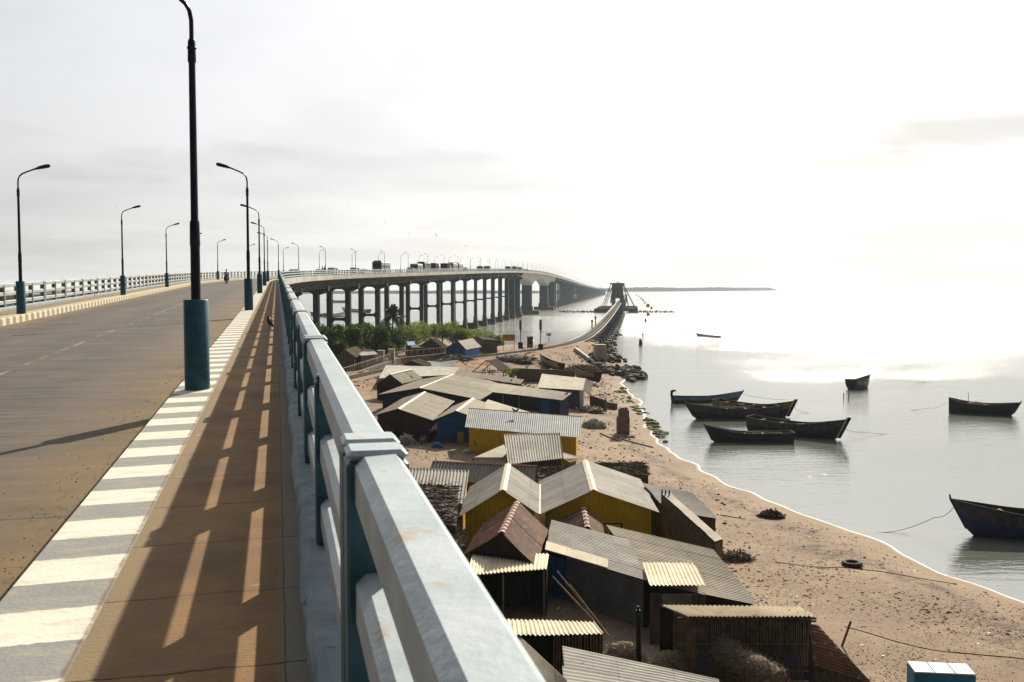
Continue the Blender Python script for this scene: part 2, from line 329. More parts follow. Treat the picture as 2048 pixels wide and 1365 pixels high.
def f_road(h):
    s = h.sep(h.uv); a = h.noise(h.map(h.uv, (1, .22, 1)), .8, 8); st = h.noise(h.map(h.uv, (.25, 2.2, 1)), 2.2, 6)
    c = h.mix(h.rng(a, .35, .65), (.1, .086, .076), (.052, .047, .045)); c = h.mix(h.rng(st, .4, .66, 0, .85), c, (.15, .122, .095)); c = h.mix(h.rng(h.noise(h.map(h.uv, (.18, 1.3, 1)), 1.1, 7, .7), .48, .66, 0, .7), c, (.06, .053, .048))
    edge = h.m('ADD', s[0], h.m('MULTIPLY', h.m('SUBTRACT', h.noise(h.uv, 1.1, 6), .5), 2.2))
    c = h.mix(h.rng(edge, -3.1, -1.5, 0, .85), c, (.2, .13, .055))
    c = h.mix(h.rng(h.m('MULTIPLY', edge, -1), 8.0, 9.2, 0, .7), c, (.26, .17, .08))
    c = h.mix(h.rng(h.noise(h.uv, 26, 3, .7), .62, .7, 0, .7), c, (.05, .042, .035))
    cl_ = h.m('MULTIPLY', h.rng(h.m('ABSOLUTE', h.m('ADD', s[0], 4.85)), .02, .045, 1, 0), h.rng(h.noise(h.uv, .9, 4), .46, .6)); c = h.mix(h.m('MULTIPLY', cl_, .6), c, (.4, .37, .32))
    blot = h.noise(h.uv, .33, 7, .65); c = h.mix(h.rng(blot, .46, .7, 0, .6), c, (.06, .053, .048)); c = h.mix(h.rng(h.noise(h.uv, 2.2, 8, .75), .56, .7, 0, .45), c, (.17, .145, .12))
    tr = h.m('SINE', h.m('MULTIPLY', s[0], 1.75)); c = h.mix(h.rng(tr, .2, 1, 0, .35), c, (.13, .105, .09))
    wob = h.m('MULTIPLY', h.m('SUBTRACT', h.noise(h.uv, 1.5, 4), .5), .12)
    c = h.mix(h.m('MULTIPLY', line_mask(h, s[1], 4.06, 1.9, .014, wob), .75), c, (.04, .035, .03))
    cr = h.noise(h.map(h.uv, (.5, 1, 1)), 1.3, 2, .4); c = h.mix(h.rng(h.m('ABSOLUTE', h.m('SUBTRACT', cr, .5)), 0.0, .004, .55, 0), c, (.05, .04, .03))
    h.bump(h.m('ADD', h.noise(h.uv, 70, 3), h.m('MULTIPLY', st, .6)), .35, .012); return c
MT['road'] = node_mat('worn_asphalt', f_road, .82)
def f_walk(h):
    s = h.sep(h.uv); a = h.noise(h.uv, 1.2, 8); fine = h.noise(h.map(h.uv, (1.2, 14, 1)), 5, 4)
    c = h.mix(h.rng(a, .35, .68), (.3, .172, .066), (.175, .1, .045))
    c = h.mix(h.rng(fine, .4, .7, 0, .5), c, (.15, .09, .05)); c = h.mix(h.rng(h.noise(h.uv, .8, 9, .7), .5, .66, 0, .5), c, (.12, .085, .06)); c = h.mix(h.rng(h.noise(h.uv, 24, 4, .7), .64, .7, 0, .5), c, (.08, .06, .045))
    e1 = h.m('ADD', s[0], h.m('MULTIPLY', h.m('SUBTRACT', h.noise(h.uv, 3, 6), .5), .12))
    c = h.mix(h.rng(e1, -.77, -.69, .75, 0), c, (.24, .185, .11))
    c = h.mix(h.rng(e1, -.03, .03, 0, .75), c, (.2, .195, .165))
    c = h.mix(h.rng(h.noise(h.uv, 3.0, 5), .66, .72, 0, .5), c, (.34, .31, .26))
    wob = h.m('MULTIPLY', h.m('SUBTRACT', h.noise(h.uv, 3, 5), .5), .09)
    c = h.mix(h.m('MULTIPLY', line_mask(h, s[1], .985, .27, .005, wob), h.rng(h.noise(h.uv, 2.3, 3), .3, .55, .35, 1.)), c, (.035, .028, .022))
    c = h.mix(h.rng(h.m('ABSOLUTE', h.m('ADD', h.m('ADD', s[0], -.015), h.m('MULTIPLY', wob, .3))), .002, .006, .8, 0), c, (.06, .05, .04))
    h.bump(h.m('ADD', fine, h.m('MULTIPLY', h.noise(h.uv, 60, 3), .6)), .5, .012); return c
MT['walk'] = node_mat('brown_footpath_slabs', f_walk, .8)
def f_kerb(h):
    s = h.sep(h.uv); wob = h.m('MULTIPLY', h.m('SUBTRACT', h.noise(h.uv, 11, 7, .7), .5), .06)
    fr = h.m('FRACT', h.m('DIVIDE', h.m('ADD', h.m('ADD', s[1], wob), -4.64), .894))
    c = h.mix(h.rng(fr, .50, .515), (.74, .7, .6), (.255, .255, .25))
    c = h.mix(h.rng(h.noise(h.map(h.uv, (1, 2.6, 1)), 3.2, 8, .7), .46, .7, 0, .6), c, (.42, .37, .28))
    c = h.mix(h.rng(h.noise(h.uv, 19, 5, .7), .66, .7, 0, .75), c, (.19, .165, .13))
    c = h.mix(h.rng(s[0], -.875+0, -.84, 0, .0), c, (.2, .16, .1))
    e = h.m('ADD', s[0], h.m('MULTIPLY', h.noise(h.uv, 9, 5), .05)); c = h.mix(h.rng(e, -.845, -.825, 0, .8), c, (.12, .08, .05))
    h.bump(h.noise(h.uv, 30, 6), .4, .015); return c
MT['kerb'] = node_mat('striped_kerb_paint', f_kerb, .75)
def f_kerbl(h):
    s = h.sep(h.uv); fr = h.m('FRACT', h.m('DIVIDE', s[1], .894))
    c = h.mix(h.rng(fr, .48, .52), (.62, .56, .4), (.26, .22, .17)); c = h.mix(h.rng(h.noise(h.uv, 4, 6), .5, .7, 0, .5), c, (.36, .29, .18)); h.bump(h.noise(h.uv, 20, 4), .3); return c
MT['kerbl'] = node_mat('cream_striped_kerb', f_kerbl, .8)
def f_sand(h):
    s = h.sep(h.ob); a = h.noise(h.ob, .16, 8); b_ = h.noise(h.ob, .9, 7)
    c = h.mix(h.rng(a, .38, .62), (.32, .235, .155), (.235, .17, .115)); c = h.mix(h.rng(b_, .45, .7, 0, .6), c, (.2, .125, .095))
    spk = h.noise(h.map(h.ob, (1, 1, 1)), 5.5, 5, .75)
    dens = h.rng(h.noise(h.ob, .12, 4), .35, .7, .0, .09)
    m_ = h.m('MULTIPLY', h.rng(h.m('ADD', spk, dens), .63, .68), h.rng(s[2], .22, .5, 0, 1))
    c = h.mix(h.m('MULTIPLY', m_, .8), c, (.1, .06, .055))
    spk2 = h.noise(h.ob, 3.1, 6, .8); c = h.mix(h.m('MULTIPLY', h.rng(h.m('ADD', spk2, dens), .67, .7), .75), c, (.2, .1, .12))
    c = h.mix(h.rng(h.noise(h.ob, 9, 3, .6), .72, .74, 0, .8), c, (.6, .57, .52))
    wz = h.m('ADD', s[2], h.m('MULTIPLY', h.m('SUBTRACT', h.noise(h.ob, .35, 5), .5), .5))
    wrack = h.m('MULTIPLY', h.rng(h.m('ABSOLUTE', h.m('SUBTRACT', wz, .42)), .03, .1, 1, 0), h.rng(h.noise(h.map(h.ob, (1, 1, 1)), 1.6, 7, .75), .44, .56))
    wrack = h.m('MAXIMUM', wrack, h.m('MULTIPLY', h.m('MULTIPLY', h.rng(wz, .3, .4), h.rng(wz, .95, .6)), h.m('MULTIPLY', h.rng(h.noise(h.ob, 2.2, 8, .8), .5, .62), .6)))
    c = h.mix(h.m('MULTIPLY', wrack, .8), c, (.07, .05, .045))
    wet = h.rng(s[2], .05, .26, 1, 0); c = h.mix(h.m('MULTIPLY', wet, .45), c, (.27, .22, .155))
    vil = h.m('MULTIPLY', h.rng(s[2], .85, 1.15), h.rng(h.noise(h.ob, .3, 8, .7), .36, .56)); c = h.mix(h.m('MULTIPLY', vil, .8), c, (.17, .12, .075)); c = h.mix(h.m('MULTIPLY', h.rng(s[2], .9, 1.2), h.rng(h.noise(h.ob, 2.8, 6, .75), .58, .64)), c, (.38, .33, .27))
    up = h.rng(s[2], 1.6, 2.5); c = h.mix(h.m('MULTIPLY', up, h.rng(h.noise(h.ob, .25, 6), .36, .6)), c, (.27, .14, .06))
    c = h.mix(h.m('MULTIPLY', h.rng(h.noise(h.ob, .1, 8), .55, .66), h.rng(s[2], .9, 1.3)), c, (.13, .1, .055))
    foam = h.rng(h.m('ADD', s[2], h.m('MULTIPLY', h.m('SUBTRACT', h.noise(h.ob, 1.6, 5), .5), .05)), .0, .022, 1, 0)
    h.bump(h.m('ADD', h.noise(h.ob, 7, 6), h.m('MULTIPLY', spk, .5)), .6, .08)
    rr = h.rng(s[2], .0, .05, .5, .9); h.l.new(rr, h.b.inputs['Roughness'])
    return h.mix(foam, c, (.85, .85, .82))
MT['sand'] = node_mat('beach_sand', f_sand, .9)
def f_sea(h):
    s = h.sep(h.ob); dist = h.m('SQRT', h.m('ADD', h.m('MULTIPLY', s[0], s[0]), h.m('MULTIPLY', s[1], s[1])))
    near = h.noise(h.map(h.ob, (.55, 1.6, 1)), .8, 5, .6, .3); big = h.noise(h.map(h.ob, (.22, 1, 1)), .045, 6, .6, .4)
    far = h.noise(h.map(h.ob, (.6, 1, 1)), .9, 6, .75); swell = h.noise(h.map(h.ob, (.3, 1, 1)), .12, 4, .6)
    fm = h.m('MULTIPLY', h.rng(dist, 110, 420), h.rng(big, .36, .68, .4, 1.))
    hh = h.m('ADD', h.m('MULTIPLY', near, h.rng(big, .4, .62, .022, .075)), h.m('MULTIPLY', h.m('ADD', far, swell), h.m('MULTIPLY', fm, .42)))
    q = h.n.new('ShaderNodeBump'); q.inputs['Strength'].default_value = 1; q.inputs['Distance'].default_value = 1.0
    h.l.new(hh, q.inputs['Height']); h.l.new(q.outputs[0], h.b.inputs['Normal'])
    h.l.new(h.rng(dist, 90, 500, .035, .16), h.b.inputs['Roughness'])
    h.b.inputs['Specular IOR Level'].default_value = 1.0; h.b.inputs['IOR'].default_value = 2.6
    return h.mix(h.rng(big, .4, .6), (.115, .13, .11), (.15, .16, .135))
MT['sea'] = node_mat('sea_water', f_sea, .1)
# ------------------------------------------------------------------ road bridge alignment
M0 = -.2345
def slope(y):
    if y < 105: return M0
    if y < 222:
        k = (y-105)/117; return M0+(.12-M0)*(k*k*(3-2*k)*.35+k*.65)
    return .12-.003*min(1, (y-222)/1500)
ZK = [(-60, 13.14), (0, 14.37), (358, 21.8), (450, 23.5), (520, 24.6), (600, 25.4), (670, 25.6), (736, 25.2), (853, 23.8), (1280, 18.6), (1700, 15.4), (2600, 12.6)]
TT = []; x = 0; y = 0; t = 0
for i in range(-30, 2600):
    pass
xs, ys, ts = [], [], []
x = -M0*40*1.0; y = -40.0; x = M0*-40.; t = -40*math.sqrt(1+M0*M0)
while y < 2580:
    xs.append(x); ys.append(y); ts.append(t); m = slope(y+.5); x += m; y += 1; t += math.sqrt(1+m*m)
xs, ys, ts = np.array(xs), np.array(ys), np.array(ts)
_zy = np.array([a for a, b in ZK]); _zz = np.array([b for a, b in ZK])
zs = np.interp(ys, _zy, _zz); kk = np.ones(81)/81; zp = np.pad(zs, 40, mode='reflect', reflect_type='odd'); zs = np.convolve(zp, kk, 'valid')
def fr(t, s=0., z=0., sup=True):
    X = float(np.interp(t, ts, xs)); Y = float(np.interp(t, ts, ys)); Z = float(np.interp(t, ts, zs)); m = slope(Y)
    l = math.sqrt(1+m*m); rx, ry = 1/l, -m/l
    return Vector((X+rx*s, Y+ry*s, Z+z+(.016*s if sup else 0)))
def heading(t):
    m = slope(float(np.interp(t, ts, ys))); return math.atan(m)        # towards +X
def sweep(mb, prof, t0, t1, step, closed=True, smooth=False, growth=1.):
    tl = []; t = t0
    while t < t1: tl.append(t); t += step; step = min(step*growth, 12)
    tl.append(t1); n = len(prof); vs = []
    for t in tl:
        for s, z in prof: vs.append(fr(t, s, z))
    fs, uv = [], []; m = n if closed else n-1
    acc = [0]
    for j in range(1, n): acc.append(acc[-1]+math.hypot(prof[j][0]-prof[j-1][0], prof[j][1]-prof[j-1][1]))
    for i in range(len(tl)-1):
        for j in range(m):
            k = (j+1) % n; fs.append([i*n+j, i*n+k, (i+1)*n+k, (i+1)*n+j])
            uv.append([(prof[j][0], tl[i]), (prof[k][0], tl[i]), (prof[k][0], tl[i+1]), (prof[j][0], tl[i+1])])
    if closed: fs += [list(range(n-1, -1, -1)), [(len(tl)-1)*n+j for j in range(n)]]; uv += [None, None]
    mb.add(vs, fs, uv, smooth); return mb
T0, T1 = -12.0, 2500.0
LT = [14.0+25.4*k for k in range(0, 98)]                # lamp stations
# ---- deck surfaces (setting)
def struct(o, label=None): tag(o, label, None, None, 'structure'); return o
struct(sweep(MB(), [(-9.02, -.25), (-8.2, -.245), (-5.2, -.23), (-2, -.28), (-1.35, -.29)], T0, T1, 1.0, False, True, 1.01).build('road', MT['road']))
struct(sweep(MB(), [(-.84, 0), (.13, 0)], T0, T1, 1.0, False, False, 1.01).build('footpath', MT['walk']))
struct(sweep(MB(), [(-10.62, 0), (-9.5, 0)], T0, T1, 2.0, False, False, 1.01).build('footpath', MT['walk']))
struct(sweep(MB(), [(-1.37, -.36), (-1.365, -.03), (-1.345, 0.0), (-.85, .006), (-.825, -.01), (-.82, -.36)], T0, T1, .6, True, False, 1.01).build('kerb', MT['kerb']))
struct(sweep(MB(), [(-9.53, -.36), (-9.52, .004), (-9.03, .0), (-9.01, -.03), (-9.0, -.36)], T0, T1, 1.5, True, False, 1.01).build('kerb', MT['kerbl']))
# ---- bridge structure
bridge = thing('road_bridge', 'long concrete road bridge curving right across the sea on tall blue-grey piers', 'bridge', fr(0))
sweep(MB(), [(.44, -.05), (.49, .10), (.55, .10), (.55, -.72), (.5, -.76), (.42, -.76)], T0, T1, 5, True, False, 1.02).build('edge_beam', MT['fascia'], bridge)
sweep(MB(), [(-11.28, -.76), (-11.36, -.76), (-11.4, -.72), (-11.4, .1), (-11.33, .1), (-11.3, -.05)], T0, T1, 5, True, False, 1.02).build('edge_beam', MT['fascia'], bridge)
sweep(MB(), [(.418, -.02), (.418, -.75), (.25, -.76), (-.9, -.5), (-10, -.5), (-11.1, -.76), (-11.277, -.75), (-11.277, -.02), (-11, -.4), (0, -.4)], T0, T1, 5, True, False, 1.02).build('deck_slab', MT['girder'], bridge)  # underside shade put into the slab's dark colour, along with soffit staining
SPAN_T = [t+2.2 for t in LT]
def t_at_y(y): return float(np.interp(y, ys, ts))
tm = [t_at_y(q) for q in (540, 604, 720, 784)]
piers = [t for t in SPAN_T if t < tm[0]-12 and t > 60]
t = tm[3]+25.4; 
while t < 2480: piers.append(t); t += 25.4
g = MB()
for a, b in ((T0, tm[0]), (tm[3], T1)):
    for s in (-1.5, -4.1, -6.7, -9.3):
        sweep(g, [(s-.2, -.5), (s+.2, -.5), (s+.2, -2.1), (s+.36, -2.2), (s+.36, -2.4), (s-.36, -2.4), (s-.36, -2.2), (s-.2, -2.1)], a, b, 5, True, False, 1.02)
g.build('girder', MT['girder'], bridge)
def bracket(t, sg, s0):
    a = [fr(t+d, s0+sg*ds, z) for d in (-.14, .14) for ds, z in ((0, -.5), (1.6, -.72), (1.3, -1.0), (.0, -2.05))]
    return MB().add(a, [[0, 1, 2, 3], [7, 6, 5, 4], [0, 4, 5, 1], [1, 5, 6, 2], [2, 6, 7, 3], [3, 7, 4, 0]])
g = MB(); t = 110.; k = 0
while t < tm[0]:                                        # bracket ribs below the cantilevered walkway
    q = bracket(t, 1, -1.3); k += 1
    if k <= 98: q.build('bracket', MT['bracket'], bridge)
    else: g.add(q.v, q.f)
    q = bracket(t, -1, -9.5); g.add(q.v, q.f); t += 2.54
g.build('bracket', MT['column'], bridge)['kind'] = 'stuff'
# haunched box girder of the navigation spans
def haunch(t):
    d = 1e9
    span = [(tm[0]-2, tm[1]), (tm[1], tm[2]), (tm[2], tm[3]+2)]
    for a, b in span:
        if a <= t <= b:
            k = (t-a)/(b-a)
            if a < tm[0]: e = k                      # deep only over the inner pier
            elif b > tm[3]: e = 1-k
            else: e = abs(2*k-1)
            if a == tm[0]-2: return 2.9+4.9*max(0, (k-.25)/.75)**1.9+1.9*max(0, (.25-k)/.25)**1.5
            if b == tm[3]+2: return 2.9+4.9*max(0, (.75-k)/.75)**1.9+1.9*max(0, (k-.75)/.25)**1.5
            return 2.9+4.9*e**1.9
    return 2.9
g = MB(); tl = list(np.linspace(tm[0]-1.5, tm[3]+1.5, 120)); vs = []
for t in tl:
    h = haunch(t)
    for s, z in ((-.9, -.5), (-1.5, -.9), (-2.3, -h), (-8.5, -h), (-9.3, -.9), (-9.9, -.5)): vs.append(fr(t, s, z))
fs = [[i*6+j, i*6+(j+1) % 6, i*6+6+(j+1) % 6, i*6+6+j] for i in range(len(tl)-1) for j in range(6)]+[[5, 4, 3, 2, 1, 0], [len(tl)*6-6+j for j in range(6)]]
g.add(vs, fs); g.build('box_girder', MT['fascia'], bridge)
def bx(mb, t, s0, s1, z0, z1, d, absz=True, bot=None, bev=0):
    """box across the bridge; z absolute"""
    a, b = fr(t-d/2, 0, 0), fr(t+d/2, 0, 0); hd = heading(t); f = Vector((math.sin(hd), math.cos(hd), 0)); r = Vector((math.cos(hd), -math.sin(hd), 0)); c = fr(t); c.z = 0
    p = []
    for z, k in ((z0, bot or 1), (z1, 1)):
        for ds, df in ((s0, -d/2*k), (s1, -d/2*k), (s1, d/2*k), (s0, d/2*k)): p.append(c+r*ds+f*df+Vector((0, 0, z)))
    mb.hexa(p)
for i, t in enumerate(piers):
    far = i > 34; top = fr(t).z-2.4+.06; gz = -1.
    ct = top-1.25
    m = MB() if not far else None
    foot = MB(); colr, coll, capm, tie = (MB(), MB(), MB(), MB()) if not far else (foot,)*4
    for sg, q in ((1, colr), (-1, coll)):
        s = -5.4+sg*2.05
        bx(q, t, s-.55, s+.55, 3.6, ct+.1, 1.25)
        # rounded haunch where the column meets the beams
        bx(foot, t, s-.72, s+.72, gz, 3.9, 2.0)
        bx(foot, t, s-.95, s+.95, gz, 1.7, 2.7)
    bx(foot, t, -7, -3.9, gz, 2.3, 1.5)
    hd = heading(t); f = Vector((math.sin(hd), math.cos(hd), 0)); r = Vector((math.cos(hd), -math.sin(hd), 0)); c = fr(t); c.z = 0
    prof = [(-9.9, top), (-9.9, top-.6), (-8.2, top-1.3), (-8.0, ct), (-6.85, ct-.0), (-6.6, ct+.25), (-6.2, ct+.42), (-4.6, ct+.42), (-4.2, ct+.25), (-3.95, ct), (-2.8, ct), (-2.6, top-1.3), (-.9, top-.6), (-.9, top)]
    vs = [c+r*s+f*dd+Vector((0, 0, z)) for dd in (-.8, .8) for s, z in prof]; n = len(prof)
    capm.add(vs, [list(range(n)), list(range(2*n-1, n-1, -1))]+[[j, n+j, n+(j+1) % n, (j+1) % n] for j in range(n)])
    hgt = ct-3.6
    if hgt > 6:
        zt = 3.6+hgt*.48
        prof = [(-6.9, zt-.75), (-6.9, zt+.75), (-6.6, zt+.4), (-6.3, zt+.3), (-4.5, zt+.3), (-4.2, zt+.4), (-3.9, zt+.75), (-3.9, zt-.75), (-4.2, zt-.4), (-4.5, zt-.3), (-6.3, zt-.3), (-6.6, zt-.4)]
        vs = [c+r*s+f*dd+Vector((0, 0, z)) for dd in (-.45, .45) for s, z in prof]; n = len(prof)
        tie.add(vs, [list(range(n)), list(range(2*n-1, n-1, -1))]+[[j, n+j, n+(j+1) % n, (j+1) % n] for j in range(n)])
    if far:
        if i < 92: foot.build('pier', MT['column'], bridge)
    else:
        po = foot.build('pier', MT['foot'], bridge)
        colr.build('column', MT['column'], po); coll.build('column', MT['column'], po); capm.build('cap_beam', MT['column'], po)
        bl = MB(); bx(bl, t, -1.25, -.85, top+.003, top+.45, .5); bl.build('bearing_block', MT['fascia'], po); bl = MB(); bx(bl, t, -9.95, -9.55, top+.003, top+.45, .5); bl.build('bearing_block', MT['fascia'], po)
        if tie.v: tie.build('tie_beam', MT['column'], po)
for k, t in enumerate(tm):
    h = haunch(t) if k in (1, 2) else 2.9+1.5; top = fr(t).z-h
    f_ = MB(); bx(f_, t, -9.0, -1.8, -1, 5.0, 4.4, bot=1.15)
    if k in (1, 2): bx(f_, t, -12.0, 2.2, -1, 2.4, 9.5)
    else: bx(f_, t, -9.9, -1.2, -1, 2.2, 5.4)
    po = f_.build('main_pier', MT['foot'], bridge)
    c_ = MB(); bx(c_, t, -8.4, -2.4, 4.99, top+.02, 3.4); c_.build('column', MT['column'], po)
    if k in (0, 3):
        c_ = MB(); bx(c_, t, -9.6, -1.2, top+.0, top+1.5, 3.9); c_.build('cap_beam', MT['column'], po)
# ---- railings
def railing(side, label):
    sg = 1 if side > 0 else -1
    b = 0 if side > 0 else -10.48
    S = lambda s: s if side > 0 else b-s
    o = thing('concrete_railing', label, 'railing', fr(0, S(.28)), group=None)
    def prof(a): 
        q = [(S(s), z) for s, z in a]
        return q if side > 0 else q[::-1]
    for nm, zt in (('top_rail', 1.08), ('middle_rail', .735), ('bottom_rail', .385)):
        h = .155; x0, x1 = .212, .35
        sweep(MB(), prof([(x0, zt-h+.015), (x0, zt-.03), (x0+.028, zt-.003), (x1-.02, zt), (x1, zt-.02), (x1, zt-h+.01), (x1-.01, zt-h), (x0+.015, zt-h)]), T0, T1, 1.2, True, False, 1.01).build(nm, MT['railtop'] if side > 0 else MT['railleft'], o)
    m = sweep(MB(), prof([(.10, -.06), (.105, .09), (.125, .125), (.16, .138), (.3, .134), (.44, .13), (.445, -.06)]), T0, T1, .14 if side > 0 else 1, True, False, 1.006)
    for i, v in enumerate(m.v):
        k = i % 7
        if k in (1, 2, 3): m.v[i] = (v[0]+.014*math.sin(v[1]*2.3)+rnd.uniform(-.006, .006), v[1], v[2]+rnd.uniform(-.004, .004))
    m.build('plinth', MT['plinth'], o)
    # posts: a double post on every second station
    pitch = 2.40; base = 3.08; k0 = -3; rest = MB(); restc = MB()
    def post(mb, cp, t, kind, only=None):
        hd = heading(t); ln = (.085, .085) if kind else (.085,)
        offs = (-.098, .098) if kind else (0,)
        for of in (offs if only is None else (only,)):
            c = fr(t+of, S(.28)); 
            zt = 1.062 if kind else 1.02
            q = MB(); q.box((c.x, c.y, c.z+(.13+zt)/2), (.182, .17, zt-.13), -hd, .014); mb.add(q.v, q.f)
            q = MB(); q.box((c.x, c.y, c.z+zt+.013), (.178, .168, .03), -hd, .013); cp.add(q.v, q.f)
    k = k0; cnt = 0
    while True:
        t = base+pitch*k
        if t > T1-3: break
        kind = (k % 2 == 0)
        if t < 0 and t < T0+1: k += 1; continue
        if cnt < 96 and t > -6:
            for of in ((-.098, .098) if kind else (0.,)):
                m, c = MB(), MB(); post(m, c, t, kind, of); po = m.build('post', MT['post'] if side > 0 else MT['postpale'], o); c.build('post_cap', MT['railtop'] if kind else (MT['post'] if side > 0 else MT['postpale']), po); cnt += 1
        else:
            if t < 1100 or k % 2 == 0: post(rest, restc, t, kind and t < 600)
        k += 1
    q = rest.build('post', MT['post'] if side > 0 else MT['postpale'], o); q['kind'] = 'stuff'
    restc.build('post_cap', MT['railtop'], q)
    return o
railing(1, 'pale blue concrete railing beside the right footpath, above the huts')
railing(-1, 'pale concrete railing on the far left side of the road')
# ---- street lamps
def lamp_proto(sg, parts=True):
    o = thing('street_lamp', 'x', 'street lamp')
    n = 24 if parts else 6
    a = MB(); a.cyl((0, 0, -.02), .163, 1.25, n if parts else 8, bev=.008)
    b = MB(); b.tube([(0, 0, 1.2), (0, 0, 1.95), (0, 0, 1.97), (0, 0, 2.28), (0, 0, 2.31), (0, 0, 4.45)], [.064, .062, .068, .064, .05, .043], 14 if parts else 5)
    c = MB(); c.tube([(0, 0, 4.42), (0, 0, 4.45), (0, 0, 4.7), (0, 0, 4.74)], [.05, .055, .05, .034], 12 if parts else 5)
    if parts: c.tube([(0, 0, 4.6), (0, 0, 4.605), (0, 0, 4.63), (0, 0, 4.635)], [.05, .062, .062, .05], 12)
    pts = [(0, 0, 4.7), (0, 0, 4.98), (sg*.02, 0, 5.1), (sg*.07, 0, 5.2), (sg*.16, 0, 5.28), (sg*.3, 0, 5.35), (sg*.58, 0, 5.46)]
    d = MB(); d.tube(pts, .029 if parts else .04, 10 if parts else 4)
    e = MB(); dx = sg
    secs = [(.5, 5.43, .035, .03), (.6, 5.465, .05, .035), (.75, 5.51, .12, .065), (.95, 5.56, .14, .075), (1.08, 5.585, .13, .07), (1.12, 5.595, .05, .025)]
    vs = []; m = 10 if parts else 6
    for x_, z_, wy, wz in secs:
        for k in range(m):
            an = 2*math.pi*k/m; vs.append((sg*x_, wy*math.cos(an), z_+wz*math.sin(an)*(1.2 if math.sin(an) > 0 else .8)))
    fs = [[i*m+k, i*m+(k+1) % m, (i+1)*m+(k+1) % m, (i+1)*m+k] for i in range(len(secs)-1) for k in range(m)]+[list(range(m)), [(len(secs)-1)*m+k for k in range(m)][::-1]]
    e.add(vs, fs, smooth=True)
    if parts:
        a.build('sleeve', MT['lampblue'], o); b.build('pole', MT['lampdark'], o); c.build('collar', MT['lampdark'], o); d.build('arm', MT['lampdark'], o); e.build('lamp_head', MT['lampdark'], o)
    else:
        for q in (b, c, d, e):
            a.add(q.v, q.f)
        bpy.data.objects.remove(o); o = a.build('street_lamp', MT['lampdark'])
    return o
ords = ['nearest', 'second', 'third', 'fourth', 'fifth', 'sixth', 'seventh', 'eighth', 'ninth', 'tenth', 'eleventh', 'twelfth', 'thirteenth', 'fourteenth', 'fifteenth', 'sixteenth']
_tens = {2: 'twent', 3: 'thirt', 4: 'fort', 5: 'fift', 6: 'sixt'}
def ordw(n):
    if n < 16: return ords[n]
    n += 1
    if n < 20: return ['seventeenth', 'eighteenth', 'nineteenth'][n-17]
    return _tens[n//10]+('ieth' if n % 10 == 0 else 'y-'+['first', 'second', 'third', 'fourth', 'fifth', 'sixth', 'seventh', 'eighth', 'ninth'][n % 10-1])
for side, sg, s, nm in ((1, -1, -1.06, 'right'), (-1, 1, -9.28, 'left')):
    pa = lamp_proto(sg); pb = lamp_proto(sg, False); first = True; fb = True; n = 0
    for k, t in enumerate(LT):
        if side < 0 and k == 0: continue
        if t > 1500: break
        if k < 18:
            o = pa if first else copy_tree(pa); first = False
        else:
            o = pb if fb else copy_tree(pb); fb = False
        o.location = fr(t+(1.0 if side < 0 else 0), s); o.rotation_euler = (0, 0, -heading(t)); o.scale = (1, 1, .98)
        if k == 0: lab = 'nearest and tallest-looking street lamp with fat blue sleeve on the striped right kerb'
        else: lab = '%s street lamp from the camera along the %s kerb' % (ordw(n), nm)
        tag(o, lab, 'street lamp', 'street lamps along the %s kerb' % nm); n += 1
# ------------------------------------------------------------------ sea and land
m = MB(); m.quad((-14000, -400, 0), (14000, -400, 0), (14000, 14000, 0), (-14000, 14000, 0)); struct(m.build('sea', MT['sea']))
shore_px = [(2900, 1560), (2400, 1345), (2048, 1202), (1900, 1147), (1740, 1074), (1620, 1030), (1500, 982), (1400, 940), (1340, 905), (1314, 878), (1302, 845), (1283, 806), (1258, 783), (1240, 768), (1256, 752), (1254, 732), (1228, 716), (1212, 702), (1200, 694), (1170, 689), (1120, 688), (1060, 692), (1000, 692), (960, 686), (900, 678), (820, 672), (720, 668), (600, 662), (450, 652), (200, 638), (-200, 622), (-900, 616)]
poly = [P(u, v, 0) for u, v in shore_px]; poly = [(p.x, p.y) for p in poly]+[(-900, 300), (-900, -80), (60, -80), (60, 0)]
PA = np.array(poly); PB = np.roll(PA, -1, axis=0)
def sdist(X, Y):
    X = np.asarray(X, float); Y = np.asarray(Y, float); d = np.full(X.shape, 1e9); ins = np.zeros(X.shape, bool)
    for (ax, ay), (bx_, by) in zip(PA, PB):
        vx, vy = bx_-ax, by-ay; k = np.clip(((X-ax)*vx+(Y-ay)*vy)/(vx*vx+vy*vy), 0, 1)
        d = np.minimum(d, np.hypot(X-ax-k*vx, Y-ay-k*vy))
        c = ((ay > Y) != (by > Y)) & (X < (bx_-ax)*(Y-ay)/(by-ay+1e-12)+ax); ins ^= c
    return np.where(ins, d, -d)
track_px = [(300, 860, 2.6), (690, 757, 2.9), (850, 726, 3.1), (1000, 708, 3.35), (1095, 695.5, 3.5), (1150, 682, 3.8), (1180, 668, 4.1), (1205, 646, 4.8), (1222, 627, 5.6), (1235, 610, 6.5), (1239, 604, 6.6)]
TRK = [P(*a) for a in track_px]
def catmull(pts, n=10):
    o = []
    for i in range(len(pts)-1):
        a, b, c, d = pts[max(i-1, 0)], pts[i], pts[i+1], pts[min(i+2, len(pts)-1)]
        for k in range(n):
            t = k/n; o.append(.5*((2*b)+(c-a)*t+(2*a-5*b+4*c-d)*t*t+(3*b-a-3*c+d)*t**3))
    o.append(pts[-1]); return o
TR = catmull(TRK, 14)
LANDTR = [p for p in TR if p.y < P(1160, 680, 3.9).y]
